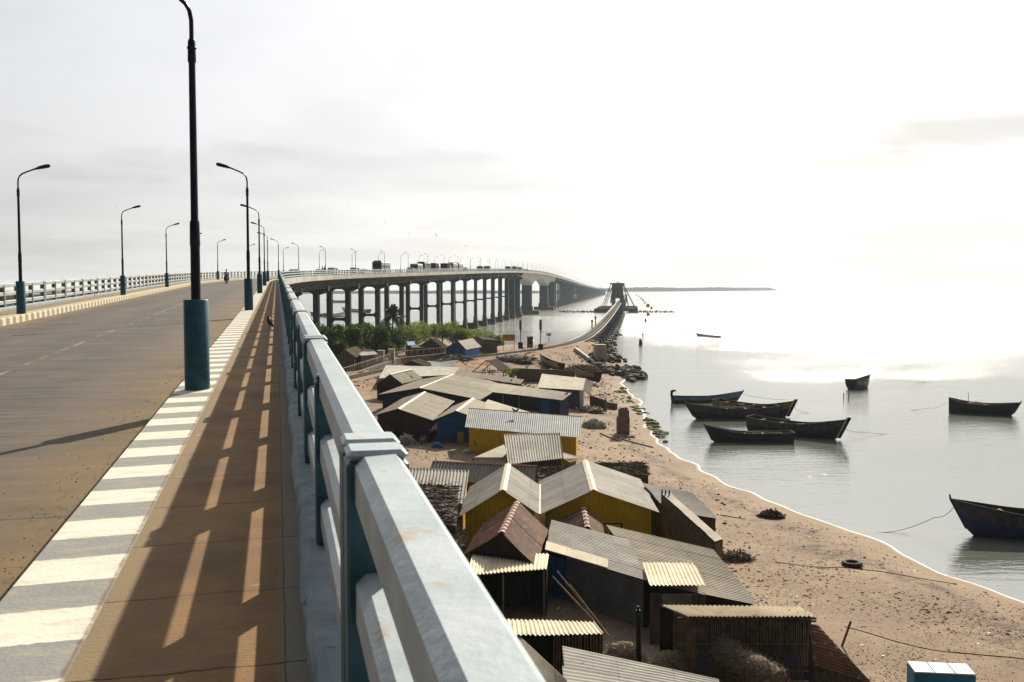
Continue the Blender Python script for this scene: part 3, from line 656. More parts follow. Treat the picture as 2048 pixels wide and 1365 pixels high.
def trackd(X, Y):
    d = np.full(np.shape(X), 1e9); z = np.zeros(np.shape(X))
    for a, b in zip(LANDTR[:-1], LANDTR[1:]):
        vx, vy = b.x-a.x, b.y-a.y; k = np.clip(((X-a.x)*vx+(Y-a.y)*vy)/(vx*vx+vy*vy), 0, 1)
        q = np.hypot(X-a.x-k*vx, Y-a.y-k*vy); m_ = q < d; d = np.where(m_, q, d); z = np.where(m_, a.z+(b.z-a.z)*k, z)
    return d, z
rng_ = np.random.RandomState(3)
def vnoise(X, Y, s, seed):
    r = np.random.RandomState(seed); g_ = r.rand(97, 97)
    x = np.mod(X/s, 96); y = np.mod(Y/s, 96); xi = x.astype(int); yi = y.astype(int); fx = x-xi; fy = y-yi; fx = fx*fx*(3-2*fx); fy = fy*fy*(3-2*fy)
    a = g_[xi, yi]*(1-fx)+g_[xi+1, yi]*fx; b = g_[xi, yi+1]*(1-fx)+g_[xi+1, yi+1]*fx
    return a*(1-fy)+b*fy-.5
def ground(X, Y):
    X = np.asarray(X, float); Y = np.asarray(Y, float); d = sdist(X, Y)+vnoise(X, Y, 3.1, 5)*.8+vnoise(X, Y, 9, 8)*1.2
    h = np.where(d < 0, d*.12, 1.15*(1-np.exp(-d/9.0)))
    h = np.where(d > 0, np.maximum(h, np.minimum(d*.12, .2)), h)
    k = np.clip((d-2)/5, 0, 1)
    h = h+k*(vnoise(X, Y, 2.3, 1)*.12+vnoise(X, Y, 6.5, 2)*.25+vnoise(X, Y, .9, 4)*.05)
    td, tz = trackd(X, Y); e = tz-.35-np.clip(td-3.2, 0, None)*.17+np.where(td > 3, vnoise(X, Y, 2.2, 7)*.35, 0)
    h = np.where(d > -1, np.maximum(h, np.minimum(e, h+np.clip(d+1, 0, None)*.6)), h)
    return h
def gz(x, y): return float(ground(np.array([x]), np.array([y]))[0])
def grid(x0, x1, y0, y1, step, name, hole=None, dz=0):
    nx = int((x1-x0)/step)+1; ny = int((y1-y0)/step)+1
    X, Y = np.meshgrid(np.linspace(x0, x1, nx), np.linspace(y0, y1, ny)); Z = ground(X, Y)+dz
    keep = Z > -.9; idx = -np.ones(X.shape, int); idx[keep] = np.arange(keep.sum())
    vs = np.stack([X[keep], Y[keep], Z[keep]], 1)
    q = np.stack([idx[:-1, :-1], idx[:-1, 1:], idx[1:, 1:], idx[1:, :-1]], -1).reshape(-1, 4); q = q[(q >= 0).all(1)]
    me = bpy.data.meshes.new(name); me.from_pydata(vs.tolist(), [], q.tolist()); me.polygons.foreach_set('use_smooth', [True]*len(me.polygons)); me.materials.append(MT['sand'])
    o = bpy.data.objects.new(name, me); COL.objects.link(o); return o
struct(grid(-72, 72, 18, 330, .55, 'ground'))
g = grid(-900, -71.5, -80, 760, 7, 'ground'); struct(g)
# ------------------------------------------------------------------ huts
def corr(mb, A, B, C, D, pitch=.17, amp=.024, th=.012, sheet=1.05, rows=2, sag=0, jig=.04, n_per=6):
    """corrugated sheets: A-B top edge, D-C bottom edge, ribs run A->D"""
    A, B, C, D = map(Vector, (A, B, C, D)); W = ((B-A).length+(C-D).length)/2; n = max(8, int(W/pitch)*n_per)
    nm = (B-A).cross(D-A).normalized()
    if nm.z < 0: nm = -nm
    nsheet = max(1, int(W/sheet)); offs = [rnd.uniform(-jig, jig) for _ in range(nsheet+1)]; lift = [rnd.uniform(0, .014) for _ in range(nsheet+1)]
    top, bot = [], []
    for j in range(rows+1):
        v = j/rows
        for i in range(n+1):
            u = i/n; si = min(nsheet-1, int(u*nsheet)); o = amp*math.cos(2*math.pi*u*W/pitch)+lift[si]
            p = A.lerp(B, u).lerp(D.lerp(C, u), v+(offs[si]*(v*2-1)/max(.5, (D-A).length)))+nm*o
            p.z -= sag*math.sin(math.pi*v)
            top.append(p); bot.append(p-nm*th)
    N_ = n+1; nb = len(top); fs = []
    for j in range(rows):
        for i in range(n):
            a = j*N_+i; fs.append([a, a+1, a+N_+1, a+N_]); fs.append([nb+a+N_, nb+a+N_+1, nb+a+1, nb+a])
    Hh = (D-A).length; UVc = [((i_ % N_)/n*W+A.x*.37 % 7, (i_//N_)/rows*Hh) for i_ in range(nb)]*2
    for i in range(n): fs.append([i, nb+i, nb+i+1, i+1]); a = rows*N_+i; fs.append([a, a+1, nb+a+1, nb+a])
    for j in range(rows): a = j*N_; fs.append([a, a+N_, nb+a+N_, nb+a]); a = j*N_+n; fs.append([a, nb+a, nb+a+N_, a+N_])
    mb.add(top+bot, fs, [[UVc[k] for k in f] for f in fs]); return mb
def walls(mb, pts_low, tops, inset=None):
    n = len(tops)
    for i in range(n): j = (i+1) % n; mb.quad(pts_low[i], pts_low[j], tops[j], tops[i])
def cap_strip(mb, a, b, w_, n, h=.05, notch=True, dirv=None, only=None):
    """ridge tiles from a to b; each is a little inverted V"""
    a, b = Vector(a), Vector(b); d = (b-a).normalized(); s = d.cross(Vector((0, 0, 1))).normalized() if dirv is None else dirv; L_ = (b-a).length
    for i in range(n):
        if only is not None and i % 2 != only: continue
        p0 = a+(b-a)*(i/n); p1 = a+(b-a)*((i+1.06)/n); r = .012 if notch and i % 2 else 0
        for q, sg in ((s, 1), (s, -1)):
            e0 = p0+q*sg*w_-Vector((0, 0, w_*.5)); e1 = p1+q*sg*w_-Vector((0, 0, w_*.5)); up = Vector((0, 0, h+r+(.012 if i % 2 == 0 else 0)))
            m_ = [e0+up-Vector((0, 0, .03)), p0+up-Vector((0, 0, .03)), p1+up-Vector((0, 0, .03)), e1+up-Vector((0, 0, .03)), e0+up, p0+up+Vector((0, 0, .0)), p1+up, e1+up]
            mb.hexa(m_)
HUTS = {}
def gable(name, label, apF, apB, LF, RF, ze, roofm, wallm, capm='creamcap', zr=None, pitch=.19, amp=.011, ins=.22, capn=None, capw=.16, sag=0, cat='hut', zeR=None, ext=1.0, side=None):
    zeR = zeR or ze; l = P(*LF, ze); r = P(*RF, zeR)
    if zr is None:
        best = None
        for k in range(0, 260):
            z = max(ze, zeR)+.25+k*.01; a = P(*apF, z); k_ = (r-l).normalized(); dd = abs(((a-l).x*k_.y-(a-l).y*k_.x))
            if best is None or dd < best[0]: best = (dd, z)
        zr = best[1]
    a = P(*apF, zr); b = P(*apB, zr); ax = (b-a)*ext; b = a+ax
    lb, rb = l+ax, r+ax
    c = (l+r+lb+rb)/4; o = thing(name, label, cat, (c.x, c.y, gz(c.x, c.y)))
    m = MB(); corr(m, a, b, lb, l, pitch, amp, rows=4, sag=sag); corr(m, b, a, r, rb, pitch, amp, rows=4, sag=sag); m.build('roof', MT[roofm], o)
    if capm:
        if sag: e_ = a+(b-a)*.5-Vector((0, 0, .1))
        q = MB(); cn_ = capn or max(4, int(ax.length/.35)); cap_strip(q, a, b, capw, cn_); rc_ = q.build('ridge_cap', MT[capm], o)
        if capm == 'redcap':
            for k_ in range(0, cn_, 2): q = MB(); cap_strip(q, a+(b-a)*(k_/cn_), a+(b-a)*((k_+.62)/cn_), capw+.01, 1, .075); q.build('ridge_tile', MT['pinkcap'], rc_)
    axd = ax.normalized(); g_ = []
    i_l = l.lerp(r, ins/(r-l).length*1.0+.03); i_r = r.lerp(l, ins/(r-l).length+.03); fa = a+axd*.2
    def low(p): return Vector((p.x, p.y, gz(p.x, p.y)-.15))
    zl = l.z+(a.z-l.z)*(.03+ins/(r-l).length)*2-.05; zrr = r.z+(a.z-r.z)*(.03+ins/(r-l).length)*2-.05
    f1, f2 = i_l+axd*.2, i_r+axd*.2; f1.z = zl; f2.z = zrr; b1, b2 = f1+ax*.94, f2+ax*.94; fa.z = a.z-.06; ba = fa+ax*.94
    w_ = MB(); w_.quad(low(f1), low(f2), f2, fa, f1); w_.quad(low(b2), low(b1), b1, ba, b2); w_.quad(low(f2), low(b2), b2, f2); w_.quad(low(b1), low(f1), f1, b1)
    w_.build('wall', MT[wallm], o)
    HUTS[label] = dict(o=o, f1=f1, f2=f2, fa=fa, b1=b1, b2=b2)
    return o, dict(o=o, f1=f1, f2=f2, fa=fa, b1=b1, b2=b2, l=l, r=r, a=a, b=b)
def mono(name, label, tl, tr, br, bl, zt, zb, roofm, wallm=None, capm=None, pitch=.19, amp=.012, cat='hut', ins=.2, th=.012, part_walls=True, rot=False, jig=.04):
    """lean-to: px corners; top edge at zt, bottom edge at zb"""
    A, B, C, D = P(*tl, zt), P(*tr, zt), P(*br, zb), P(*bl, zb)
    c = (A+B+C+D)/4; o = thing(name, label, cat, (c.x, c.y, gz(c.x, c.y)))
    m = MB()
    if rot: corr(m, D, A, B, C, pitch, min(amp, .008), rows=3, jig=jig)
    else: corr(m, A, B, C, D, pitch, amp, rows=3, jig=jig)
    m.build('roof', MT[roofm], o)
    if capm: q = MB(); cap_strip(q, A, B, .13, max(6, int((B-A).length/.22)), .035); q.build('ridge_cap', MT[capm], o)
    if wallm:
        cc = (A+B+C+D)/4; k = .93
        t_ = [cc+(p-cc)*k-Vector((0, 0, .07)) for p in (D, C, B, A)]; w_ = MB()
        lo = [Vector((p.x, p.y, gz(p.x, p.y)-.15)) for p in t_]
        for i in range(4): j = (i+1) % 4; w_.quad(lo[i], lo[j], t_[j], t_[i])
        w_.build('wall', MT[wallm], o)
    return o, (A, B, C, D)
def panel_on(o, p0, p1, name, m_, off=.03, z0=None, z1=None):
    """thin upright panel between two ground points"""
    p0, p1 = Vector(p0), Vector(p1); d = (p1-p0); d.z = 0; n_ = Vector((d.y, -d.x, 0)).normalized()
    if n_.dot(Vector((0, -1, 0))) < 0: n_ = -n_
    a0, a1 = p0+n_*off, p1+n_*off; b0, b1 = p0-n_*.02, p1-n_*.02
    mk = lambda q, z: Vector((q.x, q.y, z))
    m = MB(); m.hexa([mk(a0, z0), mk(a1, z0), mk(b1, z0), mk(b0, z0), mk(a0, z1), mk(a1, z1), mk(b1, z1), mk(b0, z1)]); return m.build(name, MT[m_], o)
# back row
mono('tin_hut', 'long grey corrugated roof hut at the back beside the railway fence', (772, 731), (919, 735), (908, 750), (758, 757), 4.1, 3.4, 'asb2', 'w_dark')
mono('tin_shed', 'small dark grey roofed shed directly below the railway rails', (855, 722.5), (905, 726), (911, 736), (862, 735), 3.9, 3.3, 'galv', 'w_dark')
gable('tin_hut', 'small dark-fronted hut with blue side next to the bare yellow earth', (780, 749), (822, 739), (748, 771), (805, 768), 3.3, 'asb', 'w_dark')
mono('tin_hut', 'narrow tan roof strip hut behind the widest tan roof', (920, 741), (1049, 759.5), (1041, 769), (906, 749.5), 4.1, 3.6, 'asb', 'w_dark')
o, q = gable('tin_hut', 'widest tan roofed hut with navy walls in the middle row', (838.6, 776.4), (907, 748.5), (755, 790), (961, 800), 3.2, 'asb', 'w_navy')
o, q = mono('tin_hut', 'long tan lean-to with navy front wall and upright posts, right of the widest roof', (992, 766.5), (1144, 786.5), (1125, 801), (972, 783), 3.9, 3.25, 'asb', 'w_navy')
g0, g1 = q[3].lerp(q[1], .05), q[2].lerp(q[0], .05); zb = gz(g1.x, g1.y)
panel_on(o, g0.lerp(g1, .45), g0.lerp(g1, .74), 'base_panel', 'plaster', .06, zb-.2, zb+.75); panel_on(o, g0.lerp(g1, .76), g0.lerp(g1, .88), 'door', 'w_blue2', .08, zb-.2, 3.0); panel_on(o, g0.lerp(g1, .9), g0.lerp(g1, 1.), 'wall', 'wood', .07, zb-.2, 3.1)
for k in (.2, .44): panel_on(o, g0.lerp(g1, k), g0.lerp(g1, k+.012), 'post', 'plaster', .09, zb-.2, 3.1)
o, q = mono('tin_hut', 'small grey roofed hut with white corner panel standing alone near the rocks', (1084, 748), (1172, 757.5), (1166, 781), (1075, 775.5), 4.0, 3.2, 'asb', 'w_grey')
panel_on(o, q[2].lerp(q[3], .07), q[2].lerp(q[3], .0), 'corner_panel', 'white', .02, gz(q[2].x, q[2].y), 3.1)
m = MB(); corr(m, q[1], q[2], q[2]+Vector((.9, 0, -.6)), q[1]+Vector((.9, 0, -.6)), .19, .02); m.build('side_sheet', MT['asb'], o)
o, q = gable('tin_hut', 'maroon fronted hut with a broad tan gable roof', (796, 818), (849, 784), (747, 831.5), (866, 841), 3.3, 'asb', 'w_red', capw=.24)
panel_on(o, q['f1'].lerp(q['f2'], .3), q['f1'].lerp(q['f2'], .46), 'door', 'w_red', .05, gz(q['f1'].x, q['f1'].y), gz(q['f1'].x, q['f1'].y)+1.8); panel_on(o, q['f1'].lerp(q['f2'], .62), q['f1'].lerp(q['f2'], .76), 'window', 'black', .04, gz(q['f1'].x, q['f1'].y)+1.0, gz(q['f1'].x, q['f1'].y)+1.6)
o, q = gable('tin_hut', 'bright blue fronted hut joined to the maroon hut', (911.8, 822.4), (946, 796.5), (866, 841), (955, 838), 3.3, 'asb', 'w_blue', capw=.2)
f1, f2 = q['f1'], q['f2']; panel_on(o, f1.lerp(f2, .55), f1.lerp(f2, .7), 'door', 'w_yel', .05, gz(f1.x, f1.y), gz(f1.x, f1.y)+1.0)
mono('tin_hut', 'tan lean-to roof peeping out between the blue hut and the long yellow hut', (976, 799.5), (1060, 825), (1040, 842), (958, 820), 3.7, 3.3, 'asb', 'w_dark')
o, q = mono('tin_hut', 'long yellow walled hut with silver corrugated roof and red ridge', (937, 817), (1163.5, 834), (1161, 876), (930, 855), 4.3, 3.3, 'galv', 'w_yel', 'redcap', pitch=.22, amp=.016)
o, q = mono('tin_shed', 'steep grey corrugated lean-to in front of the long yellow hut', (1008, 869.5), (1120, 867), (1126, 917), (1016, 929), 4.1, 2.7, 'asb2', 'w_dark', 'asb2', pitch=.22, amp=.03)
for s_, pts in ((0, [(1008, 889, 3.0), (948, 915, 2.6), (1010, 915, 2.4), (1014, 905, 2.6)]), (1, [(1126, 905, 2.8), (1165, 916, 2.4), (1140, 925, 2.2), (1127, 917, 2.5)])):
    pw = [P(*a) for a in pts]; m = MB(); m.hexa([p-Vector((0, 0, .03)) for p in pw]+pw); m.build('side_sheet', MT['asb'], o)
# third row
mono('tin_hut', 'bright silver corrugated roof hut with red ridge behind the yellow gables', (866, 923), (1073, 932), (1070, 968), (850, 962), 4.0, 3.0, 'galv', 'w_dark', 'redcap', pitch=.24, amp=.04)
o, q = mono('tin_hut', 'blue-grey corrugated lean-to tucked against the bridge railing', (812, 937), (938, 942), (929, 1008), (796, 1004), 4.1, 2.9, 'asb2', 'w_yel', 'asb2', pitch=.22, amp=.035)
o1, q1 = gable('tin_hut', 'narrow yellow fronted hut with pale notched ridge, left of the wide yellow one', (1005.5, 981), (1016, 928), (917, 1035.5), (1079, 1030.5), 3.3, 'asb2', 'w_yel', capw=.2)
z_ = gz(q1['f1'].x, q1['f1'].y); panel_on(o1, q1['f1'].lerp(q1['f2'], .62), q1['f1'].lerp(q1['f2'], .78), 'window', 'wood', .05, z_+1.3, z_+1.9)
o2, q2 = gable('tin_hut', 'wide yellow fronted gable hut with a dark-framed door', (1187.5, 981), (1170, 921), (1079, 1030.5), (1318, 1025), 3.3, 'asb2', 'w_yel', capw=.2)
f1, f2 = q2['f1'], q2['f2']; z0 = gz(f1.x, f1.y)
panel_on(o2, f1.lerp(f2, .50), f1.lerp(f2, .72), 'door_frame', 'w_dark', .03, z0, z0+1.75); panel_on(o2, f1.lerp(f2, .515), f1.lerp(f2, .705), 'door', 'w_yel', .05, z0, z0+1.68)
q = MB(); a_, b_ = q1['r'], q1['r']+(q1['b']-q1['a']); q.tube([a_+Vector((0, 0, .02)), b_+Vector((0, 0, .02))], .07, 8); q.build('gutter', MT['creamcap'], o1)
mono('tin_shed', 'grey sheet roof behind the wide yellow hut, nearest the beach', (1284, 966), (1385, 986), (1437, 1038), (1335, 1022), 3.6, 3.0, 'asb2', 'w_mat', rot=True)
# palm-mat hut with a sheet roof seen nearly edge on
o, q = mono('mat_hut', 'palm-mat walled hut with steep sheet roof on the beach side of the yellow gables', (1324, 988), (1340, 986), (1446, 1078), (1430, 1084), 3.9, 3.0, 'asb', None, rot=True)
A_, B_, C_, D_ = q; m = MB(); lo = lambda p: Vector((p.x, p.y, gz(p.x, p.y)-.1)); dn = Vector((0, 0, -.08))
m.quad(lo(A_), lo(D_), D_+dn, A_+dn); m.quad(lo(D_), lo(C_), C_+dn, D_+dn); m.quad(lo(C_), lo(B_), B_+dn, C_+dn); m.quad(lo(B_), lo(A_), A_+dn, B_+dn); m.build('wall', MT['w_mat'], o)
m = MB()
for k in range(3): p = A_+Vector((.15*k, -.1*k, 0)); m.tube([lo(p), p+Vector((.05*k, 0, .25))], .05, 6)
m.build('pole', MT['wood'], o)
# rusty gables
o, q = gable('tin_hut', 'rusty brown gable roof hut with sagging tiled ridge, largest of two', (1003, 1065.5), (1035.5, 1002.5), (925, 1112), (1072, 1133), 3.2, 'rustroof', 'w_dark', 'redcap', pitch=.2, amp=.014, capn=22, capw=.15, sag=.05)
gable('tin_hut', 'smallest rusty brown gable poking up between the grey roofs', (1175, 1055.5), (1167.5, 1016), (1132, 1078), (1213, 1082), 3.1, 'rustroof', 'w_dark', 'redcap', pitch=.2, amp=.014, capn=11, capw=.13)
# near row
o, q = mono('tin_hut', 'large tan-grey lean-to roof reaching the beach above the bamboo hut', (1211, 1050), (1428, 1100), (1518, 1211), (1296, 1166), 4.0, 3.1, 'asb', 'w_dark', rot=True, pitch=.2)
o, q = mono('tin_hut', 'pale grey lean-to roof over a grey sheet wall and a bright blue door', (1103, 1040), (1256, 1080), (1298, 1163), (1090, 1101), 3.9, 3.35, 'asb2', None, rot=True, pitch=.2)
A_, B_, C_, D_ = q; z0 = gz(D_.x, D_.y); d0, d1 = D_.lerp(A_, .08), C_.lerp(B_, .08)
def wseg(name, k0, k1, mt, zt, zb=None, o=o):
    a, b = d0.lerp(d1, k0), d0.lerp(d1, k1); panel_on(o, a, b, name, mt, .03, (zb if zb is not None else z0-.3), zt)
wseg('wall', .22, .97, 'w_grey', 2.9); wseg('door', .035, .21, 'w_blue2', 3.1); wseg('post', .0, .035, 'plaster', 3.3)
a, b = d0.lerp(d1, .22), d0.lerp(d1, .97); m = MB(); m.quad((a.x, a.y-.01, 2.9), (b.x, b.y-.01, 2.9), (b.x, b.y-.01, b.z-.06), (a.x, a.y-.01, a.z-.06)); m.build('wall', MT['w_grey'], o)
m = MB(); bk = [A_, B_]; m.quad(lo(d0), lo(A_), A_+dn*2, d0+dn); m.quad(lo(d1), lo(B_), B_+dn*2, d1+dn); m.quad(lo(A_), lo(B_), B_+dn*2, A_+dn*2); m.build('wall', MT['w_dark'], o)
m = MB(); e = [D_+Vector((0, 0, .05)), D_.lerp(C_, .63)+Vector((0, 0, .05))]; u_ = (A_-D_).normalized()
corr(m, e[0]+u_*1.0+Vector((0, 0, .02)), e[1]+u_*.9+Vector((0, 0, .02)), e[1], e[0], 40, .004, .03, jig=0); m.build('eave_sheet', MT['cream'], o)
o, q = mono('tin_awning', 'cream corrugated awning casting shade over a black opening near the railing', (946, 1106), (1098, 1108), (1093, 1138), (934, 1151), 3.3, 3.3, 'cream', None, cat='awning', pitch=.17, amp=.032)
A_, B_, C_, D_ = q; m = MB()
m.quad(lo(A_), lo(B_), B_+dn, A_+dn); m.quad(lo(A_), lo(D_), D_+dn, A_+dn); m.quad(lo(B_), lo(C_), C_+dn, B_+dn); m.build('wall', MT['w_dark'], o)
m = MB()
for k in (.45, .97): p = D_.lerp(C_, k); m.box((p.x, p.y+.1, (p.z+z0)/2-.1), (.07, .07, p.z-z0), 0)
m.build('post', MT['plaster'], o)
o, q = mono('tin_awning', 'small cream corrugated awning laid on the large tan-grey roof above a pale door', (1285, 1126), (1389, 1126), (1412, 1171), (1299, 1171), 3.6, 3.6, 'cream', None, cat='awning', pitch=.17, amp=.032)
A_, B_, C_, D_ = q; zb = gz(D_.x, D_.y)
panel_on(o, D_.lerp(C_, .02), D_.lerp(C_, .2), 'wall', 'wood', -.2, zb, 3.2); panel_on(o, D_.lerp(C_, .22), D_.lerp(C_, .5), 'door', 'plaster', -.15, zb, 3.2); panel_on(o, D_.lerp(C_, .51), D_.lerp(C_, .76), 'door', 'plaster', -.18, zb, 3.2); panel_on(o, D_.lerp(C_, .77), D_.lerp(C_, 1.), 'wall', 'w_mat', -.2, zb, 3.2)
o, q = mono('tin_awning', 'lower cream corrugated awning above slatted bamboo, next to the railing', (1000, 1238), (1188, 1245), (1207, 1268), (1000, 1272), 3.15, 3.2, 'cream', None, cat='awning', pitch=.17, amp=.032)
A_, B_, C_, D_ = q; m = MB(); zb = gz(C_.x, C_.y)
for k in range(16): p = D_.lerp(C_, .52+k*.03)+Vector((0, .25, 0)); m.tube([(p.x, p.y, zb), (p.x+rnd.uniform(-.02, .02), p.y, p.z-.03)], .03, 6)
m.build('slat', MT['bamboo'], o); m = MB(); m.quad(lo(A_), lo(B_), B_+dn, A_+dn); m.quad(lo(B_), lo(C_+Vector((0, .3, 0))), C_+Vector((0, .3, -.1)), B_+dn); m.build('wall', MT['w_dark'], o)
# bamboo hut
o, q = mono('bamboo_hut', 'bamboo slat hut under a long cream corrugated roof at the lower right', (1320, 1211.5), (1600, 1214), (1631, 1233), (1372, 1233), 3.5, 3.55, 'cream', None, pitch=.17, amp=.032)
A_, B_, C_, D_ = q; zb = gz(C_.x, C_.y); m = MB()
E0, E1 = D_.lerp(C_, .08)+Vector((0, .25, 0)), C_+Vector((-.12, .25, 0)); G0 = A_.lerp(B_, .1)
nS = 52
for k in range(nS): p = E0.lerp(E1, k/(nS-1)); m.tube([(p.x, p.y+rnd.uniform(-.01, .01), zb+.55), (p.x+rnd.uniform(-.015, .015), p.y, p.z-.04)], .028, 6)
for k in range(16): p = G0.lerp(E0, k/16); m.tube([(p.x, p.y, zb), (p.x, p.y, p.z-.1)], .028, 6)
for z_ in (1.35, 2.4): m.tube([(E0.x, E0.y-.04, z_), (E1.x, E1.y-.04, z_)], .025, 6)
m.build('slat', MT['bamboo'], o)
m = MB(); corr(m, (E0.x, E0.y-.03, zb+1.0), (E0.x+(E1.x-E0.x)*.95, E1.y-.03, zb+1.0), (E0.x+(E1.x-E0.x)*.95, E1.y-.06, zb-.3), (E0.x, E0.y-.06, zb-.3), .12, .015); m.build('wall', MT['w_grey'], o)
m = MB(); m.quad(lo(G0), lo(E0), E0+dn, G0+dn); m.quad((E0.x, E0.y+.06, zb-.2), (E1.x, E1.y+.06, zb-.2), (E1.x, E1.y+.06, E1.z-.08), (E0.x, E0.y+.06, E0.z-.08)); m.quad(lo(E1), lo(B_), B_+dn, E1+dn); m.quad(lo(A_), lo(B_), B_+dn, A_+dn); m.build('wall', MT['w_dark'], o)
m = MB(); m.tube([C_+Vector((.05, .05, -.1)), D_+Vector((-.3, .05, -.1))], .045, 6); m.tube([C_+Vector((.06, .1, -.22)), C_+Vector((-1.5, .1, -.22))], .045, 6); m.build('beam', MT['wood'], o)
o, q = mono('tin_shed', 'brown rusty sheet lean-to sloping to the beach beside the bamboo hut', (1616, 1248), (1636, 1250), (1745, 1368), (1628, 1330), 3.3, 2.2, 'rustroof', 'w_mat', rot=True, pitch=.2, amp=.02)
mono('tin_shed', 'large pale grey sheet roof at the bottom edge of the picture', (1122, 1292), (1440, 1360), (1470, 1480), (1140, 1480), 3.2, 2.7, 'asb2', 'w_dark', rot=True, pitch=.2, amp=.02)
mono('tin_shed', 'dark ribbed sheet roof squeezed against the railing at the bottom', (1000, 1236), (1132, 1359), (1140, 1480), (1000, 1480), 3.1, 2.5, 'asb', 'w_dark', rot=True, pitch=.15, amp=.02)
# ---- huts beyond the fence
def lump(mb, c, rx, ry, h, n=14, rings=6, rough=.18, seed=0, pw=1.):
    r_ = random.Random(seed); vs = []; c = Vector(c)
    for j in range(rings):
        a = j/(rings)*math.pi/2
        for i in range(n):
            th = 2*math.pi*i/n; k = (math.cos(a)**pw)*(1+r_.uniform(-rough, rough)); vs.append(c+Vector((rx*math.cos(th)*k, ry*math.sin(th)*k, h*math.sin(a)*(1+r_.uniform(-rough, rough)*.5))))
    vs.append(c+Vector((0, 0, h))); fs = [[j*n+i, j*n+(i+1) % n, (j+1)*n+(i+1) % n, (j+1)*n+i] for j in range(rings-1) for i in range(n)]+[[(rings-1)*n+i, (rings-1)*n+(i+1) % n, rings*n] for i in range(n)]
    mb.add(vs, fs, smooth=True); return mb
def thatch_gable(label, apF, apB, LF, RF, ze, m1='thatchdk'):
    o, q = gable('thatched_hut', label, apF, apB, LF, RF, ze, m1, 'w_mat', None, pitch=.5, amp=.05)
    return o, q
thatch_gable('sagging brown palm-thatch hut beside the trees at the railing', (690, 700), (712, 693), (668, 716), (712, 715), 3.6, 'thatch')
mono('tin_hut', 'low grey roofed house between the thatch hut and the trees', (703, 694), (738, 692), (756, 709), (722, 712), 4.3, 3.8, 'asb2', 'plaster')
thatch_gable('rounded grey palm-thatch hut below the feathery green bushes', (862, 678), (872, 676), (835, 695), (886, 696), 3.7)
gable('tin_hut', 'blue gabled hut with grey roof beyond the fence', (915.5, 682), (946, 677), (888, 698), (933, 700), 3.6, 'asb', 'w_blue', None)
mono('tin_shed', 'low flat roofed shed at the seaward end of the bushes', (953, 673), (978, 675), (996, 681), (966, 679), 4.6, 4.2, 'asb', 'w_mat')
mono('tin_shed', 'tiny shed with blue plastic roof under the palm', (812, 682), (828, 683), (832, 692), (816, 691), 4.3, 3.9, 'tarp', 'w_mat')
o, q = mono('mat_hut', 'low mat-walled hut along the fence right of the blue plastic roof', (825, 690), (868, 690), (866, 695), (822, 696), 4.0, 3.8, 'thatchdk', 'w_mat')
gable('thatched_hut', 'torn pale thatch roof heaped behind the long grey roof', (822, 722), (838, 718), (800, 735), (855, 735), 3.4, 'thatch', 'w_mat', None, pitch=.5, amp=.06)
# open A-frame
o = thing('roof_frame', 'open wooden A-frame of a ruined hut among rubble', 'roof frame', P(975, 745, 1.3)); m = MB()
zt = 3.9
for k in range(2):
    dx = Vector((1.6*k, 3.2*k, 0)); a = P(973, 721, zt)+dx; l = P(945, 745, 2.2)+dx; r = P(1007, 745, 2.2)+dx
    m.tube([a, l], .09, 6); m.tube([a, r], .09, 6); m.tube([l, r], .07, 6); m.tube([l, lo(l)], .09, 6); m.tube([r, lo(r)], .09, 6); m.tube([a, (l+r)/2], .07, 6)
m.build('rafter', MT['wood'], o); m = MB(); a = P(973, 721, zt); r = P(1007, 745, 2.2); corr(m, a, a+Vector((1.6, 3.2, 0)), r+Vector((1.6, 3.2, 0)), r, .5, .04); m.build('thatch_slope', MT['thatchdk'], o)
# ------------------------------------------------------------------ walls, fence, railway
def wall_line(name, label, pts, h, th, mt, cat='wall', z=None):
    pts = [Vector(p) for p in pts]; m = MB()
    for a, b in zip(pts[:-1], pts[1:]):
        d = (b-a); d.z = 0; ln = d.length; c = (a+b)/2; za = gz(c.x, c.y) if z is None else z
        n_ = Vector((d.y, -d.x, 0)).normalized()*th/2
        p = [Vector((q.x, q.y, min(gz(q.x, q.y), za)-.3)) for q in (a+n_, b+n_, b-n_, a-n_)]+[Vector((q.x, q.y, (gz(q.x, q.y) if z is None else z)+h)) for q in (a+n_, b+n_, b-n_, a-n_)]
        m.hexa(p)
    o = m.build(name, MT[mt]); return tag(o, label, cat)
fpx = [(560, 800), (640, 765), (700, 747), (760, 727), (800, 715), (860, 709), (925, 702)]
fp = [P(u, v, 2.7) for u, v in fpx]; fpl = catmull(fp, 5)
o = thing('picket_fence', 'thin grey post fence on a low concrete beam along the railway', 'fence', lo(fp[3])); m = MB(); m2 = MB()
for a, b in zip(fpl[:-1], fpl[1:]):
    d = b-a; n_ = Vector((d.y, -d.x, 0)).normalized()*.35
    p = [Vector((q.x, q.y, z)) for z in (1.0, 2.6) for q in (a+n_, b+n_, b-n_, a-n_)]; m.hexa(p)
    k = int(d.length/1.1)
    for i in range(k):
        q = a.lerp(b, i/k); m2.box((q.x, q.y, 3.45), (.09, .09, 1.1), 0)
    m2.tube([a+Vector((0, 0, 1.1)), b+Vector((0, 0, 1.1))], .03, 4)
m.build('base_beam', MT['brick'], o); m2.build('pickets', MT['concrete'], o)
for i, (u, v, lab) in enumerate(((762, 722, 'left of two square concrete gate piers by the railway fence'), (783, 719, 'right of two square concrete gate piers by the railway fence'))):
    p = P(u, v, 2.7); m = MB(); m.box((p.x, p.y, 3.4), (1.15, 1.0, 2.2), 0, .04); m.box((p.x, p.y, 4.55), (1.3, 1.15, .14), 0, .03); tag(m.build('gate_pier', MT['concrete']), lab, 'gate pier', 'gate piers')
